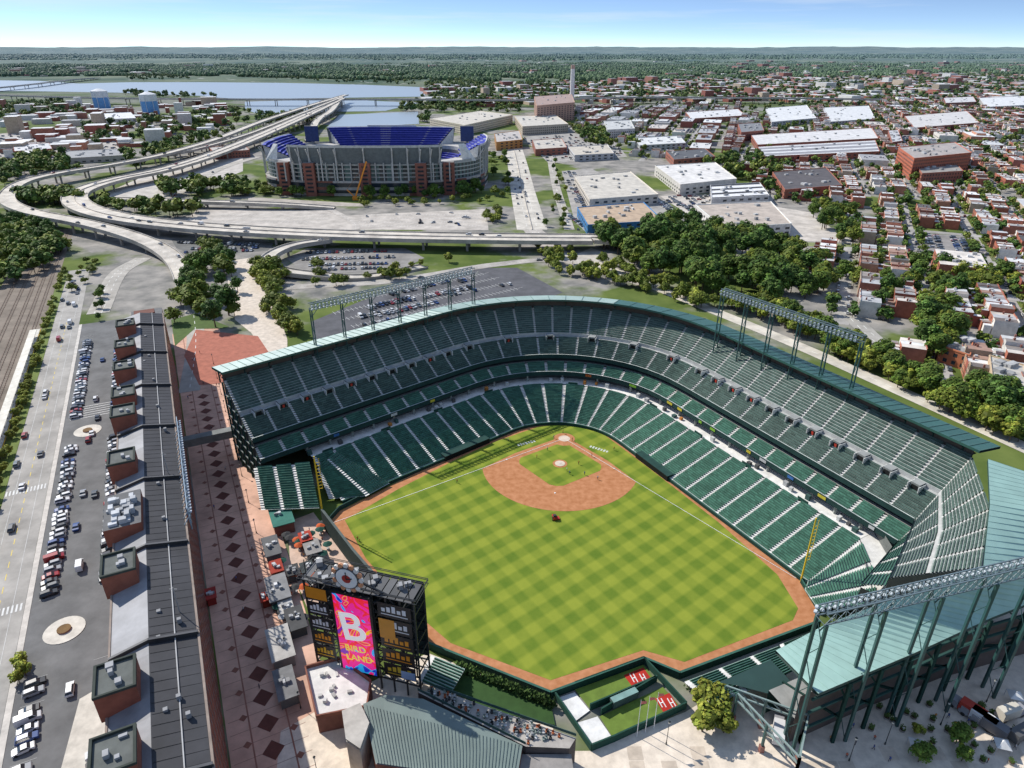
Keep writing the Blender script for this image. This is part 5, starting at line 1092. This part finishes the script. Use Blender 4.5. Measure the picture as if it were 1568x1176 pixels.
# ---------------------------------------------------------------- light, sky, camera
w=bpy.data.worlds.new('World'); scene.world=w; w.use_nodes=True; nt=w.node_tree; bg=nt.nodes['Background']
sky=nt.nodes.new('ShaderNodeTexSky'); sky.sky_type='NISHITA'; sky.sun_disc=False; EL=math.radians(42); SX,SY=-.82,.572; az=math.atan2(SX,SY)
sky.sun_elevation=EL; sky.sun_rotation=az; sky.air_density=1.; sky.dust_density=.1; sky.ozone_density=3.
tc=nt.nodes.new('ShaderNodeTexCoord'); mp=nt.nodes.new('ShaderNodeVectorMath'); mp.operation='MULTIPLY_ADD'; mp.inputs[1].default_value=(1,1,4.5); mp.inputs[2].default_value=(0,0,.07)
nm=nt.nodes.new('ShaderNodeVectorMath'); nm.operation='NORMALIZE'; nt.links.new(tc.outputs['Generated'],mp.inputs[0]); nt.links.new(mp.outputs[0],nm.inputs[0]); nt.links.new(nm.outputs[0],sky.inputs['Vector'])
hs=nt.nodes.new('ShaderNodeHueSaturation'); hs.inputs['Saturation'].default_value=1.05; hs.inputs['Value'].default_value=1.9; nt.links.new(sky.outputs[0],hs.inputs['Color'])
m3=nt.nodes.new('ShaderNodeMapping'); m3.inputs['Scale'].default_value=(1.2,1.2,22); nt.links.new(tc.outputs['Generated'],m3.inputs['Vector'])
n=nt.nodes.new('ShaderNodeTexNoise'); n.inputs['Scale'].default_value=2.2; n.inputs['Detail'].default_value=6; n.inputs['Roughness'].default_value=.6; nt.links.new(m3.outputs[0],n.inputs['Vector'])
cr=nt.nodes.new('ShaderNodeValToRGB'); cr.color_ramp.elements[0].position=.48; cr.color_ramp.elements[1].position=.85; cr.color_ramp.elements[0].color=(.1,.1,.1,1); cr.color_ramp.elements[1].color=(.75,.75,.75,1); nt.links.new(n.outputs[0],cr.inputs[0])
mx=nt.nodes.new('ShaderNodeMixRGB'); mx.inputs[2].default_value=(8.8,9.6,10.6,1); nt.links.new(cr.outputs[0],mx.inputs[0]); nt.links.new(hs.outputs[0],mx.inputs[1]); nt.links.new(mx.outputs[0],bg.inputs['Color']); bg.inputs['Strength'].default_value=.095
sl=bpy.data.lights.new('sun','SUN'); sl.energy=5.; sl.angle=math.radians(.5); sl.color=(1,.955,.885); so=bpy.data.objects.new('sun',sl); scene.collection.objects.link(so)
sdv=Vector((SX*math.cos(EL),SY*math.cos(EL),math.sin(EL))); so.rotation_euler=sdv.to_track_quat('Z','Y').to_euler(); so.location=(0,0,300)
cam=bpy.data.cameras.new('camera'); cam.lens=36*F/1568; cam.sensor_width=36; cam.clip_start=1; cam.clip_end=60000
co=bpy.data.objects.new('camera',cam); scene.collection.objects.link(co); co.location=(0,0,HC); co.rotation_euler=(math.pi/2-TH,0,0); scene.camera=co
scene.view_settings.view_transform='Standard'; scene.view_settings.look='None'; scene.view_settings.exposure=0
print('objects',len(bpy.data.objects),'carp',len(CARP),[len(q) for q in MASS])
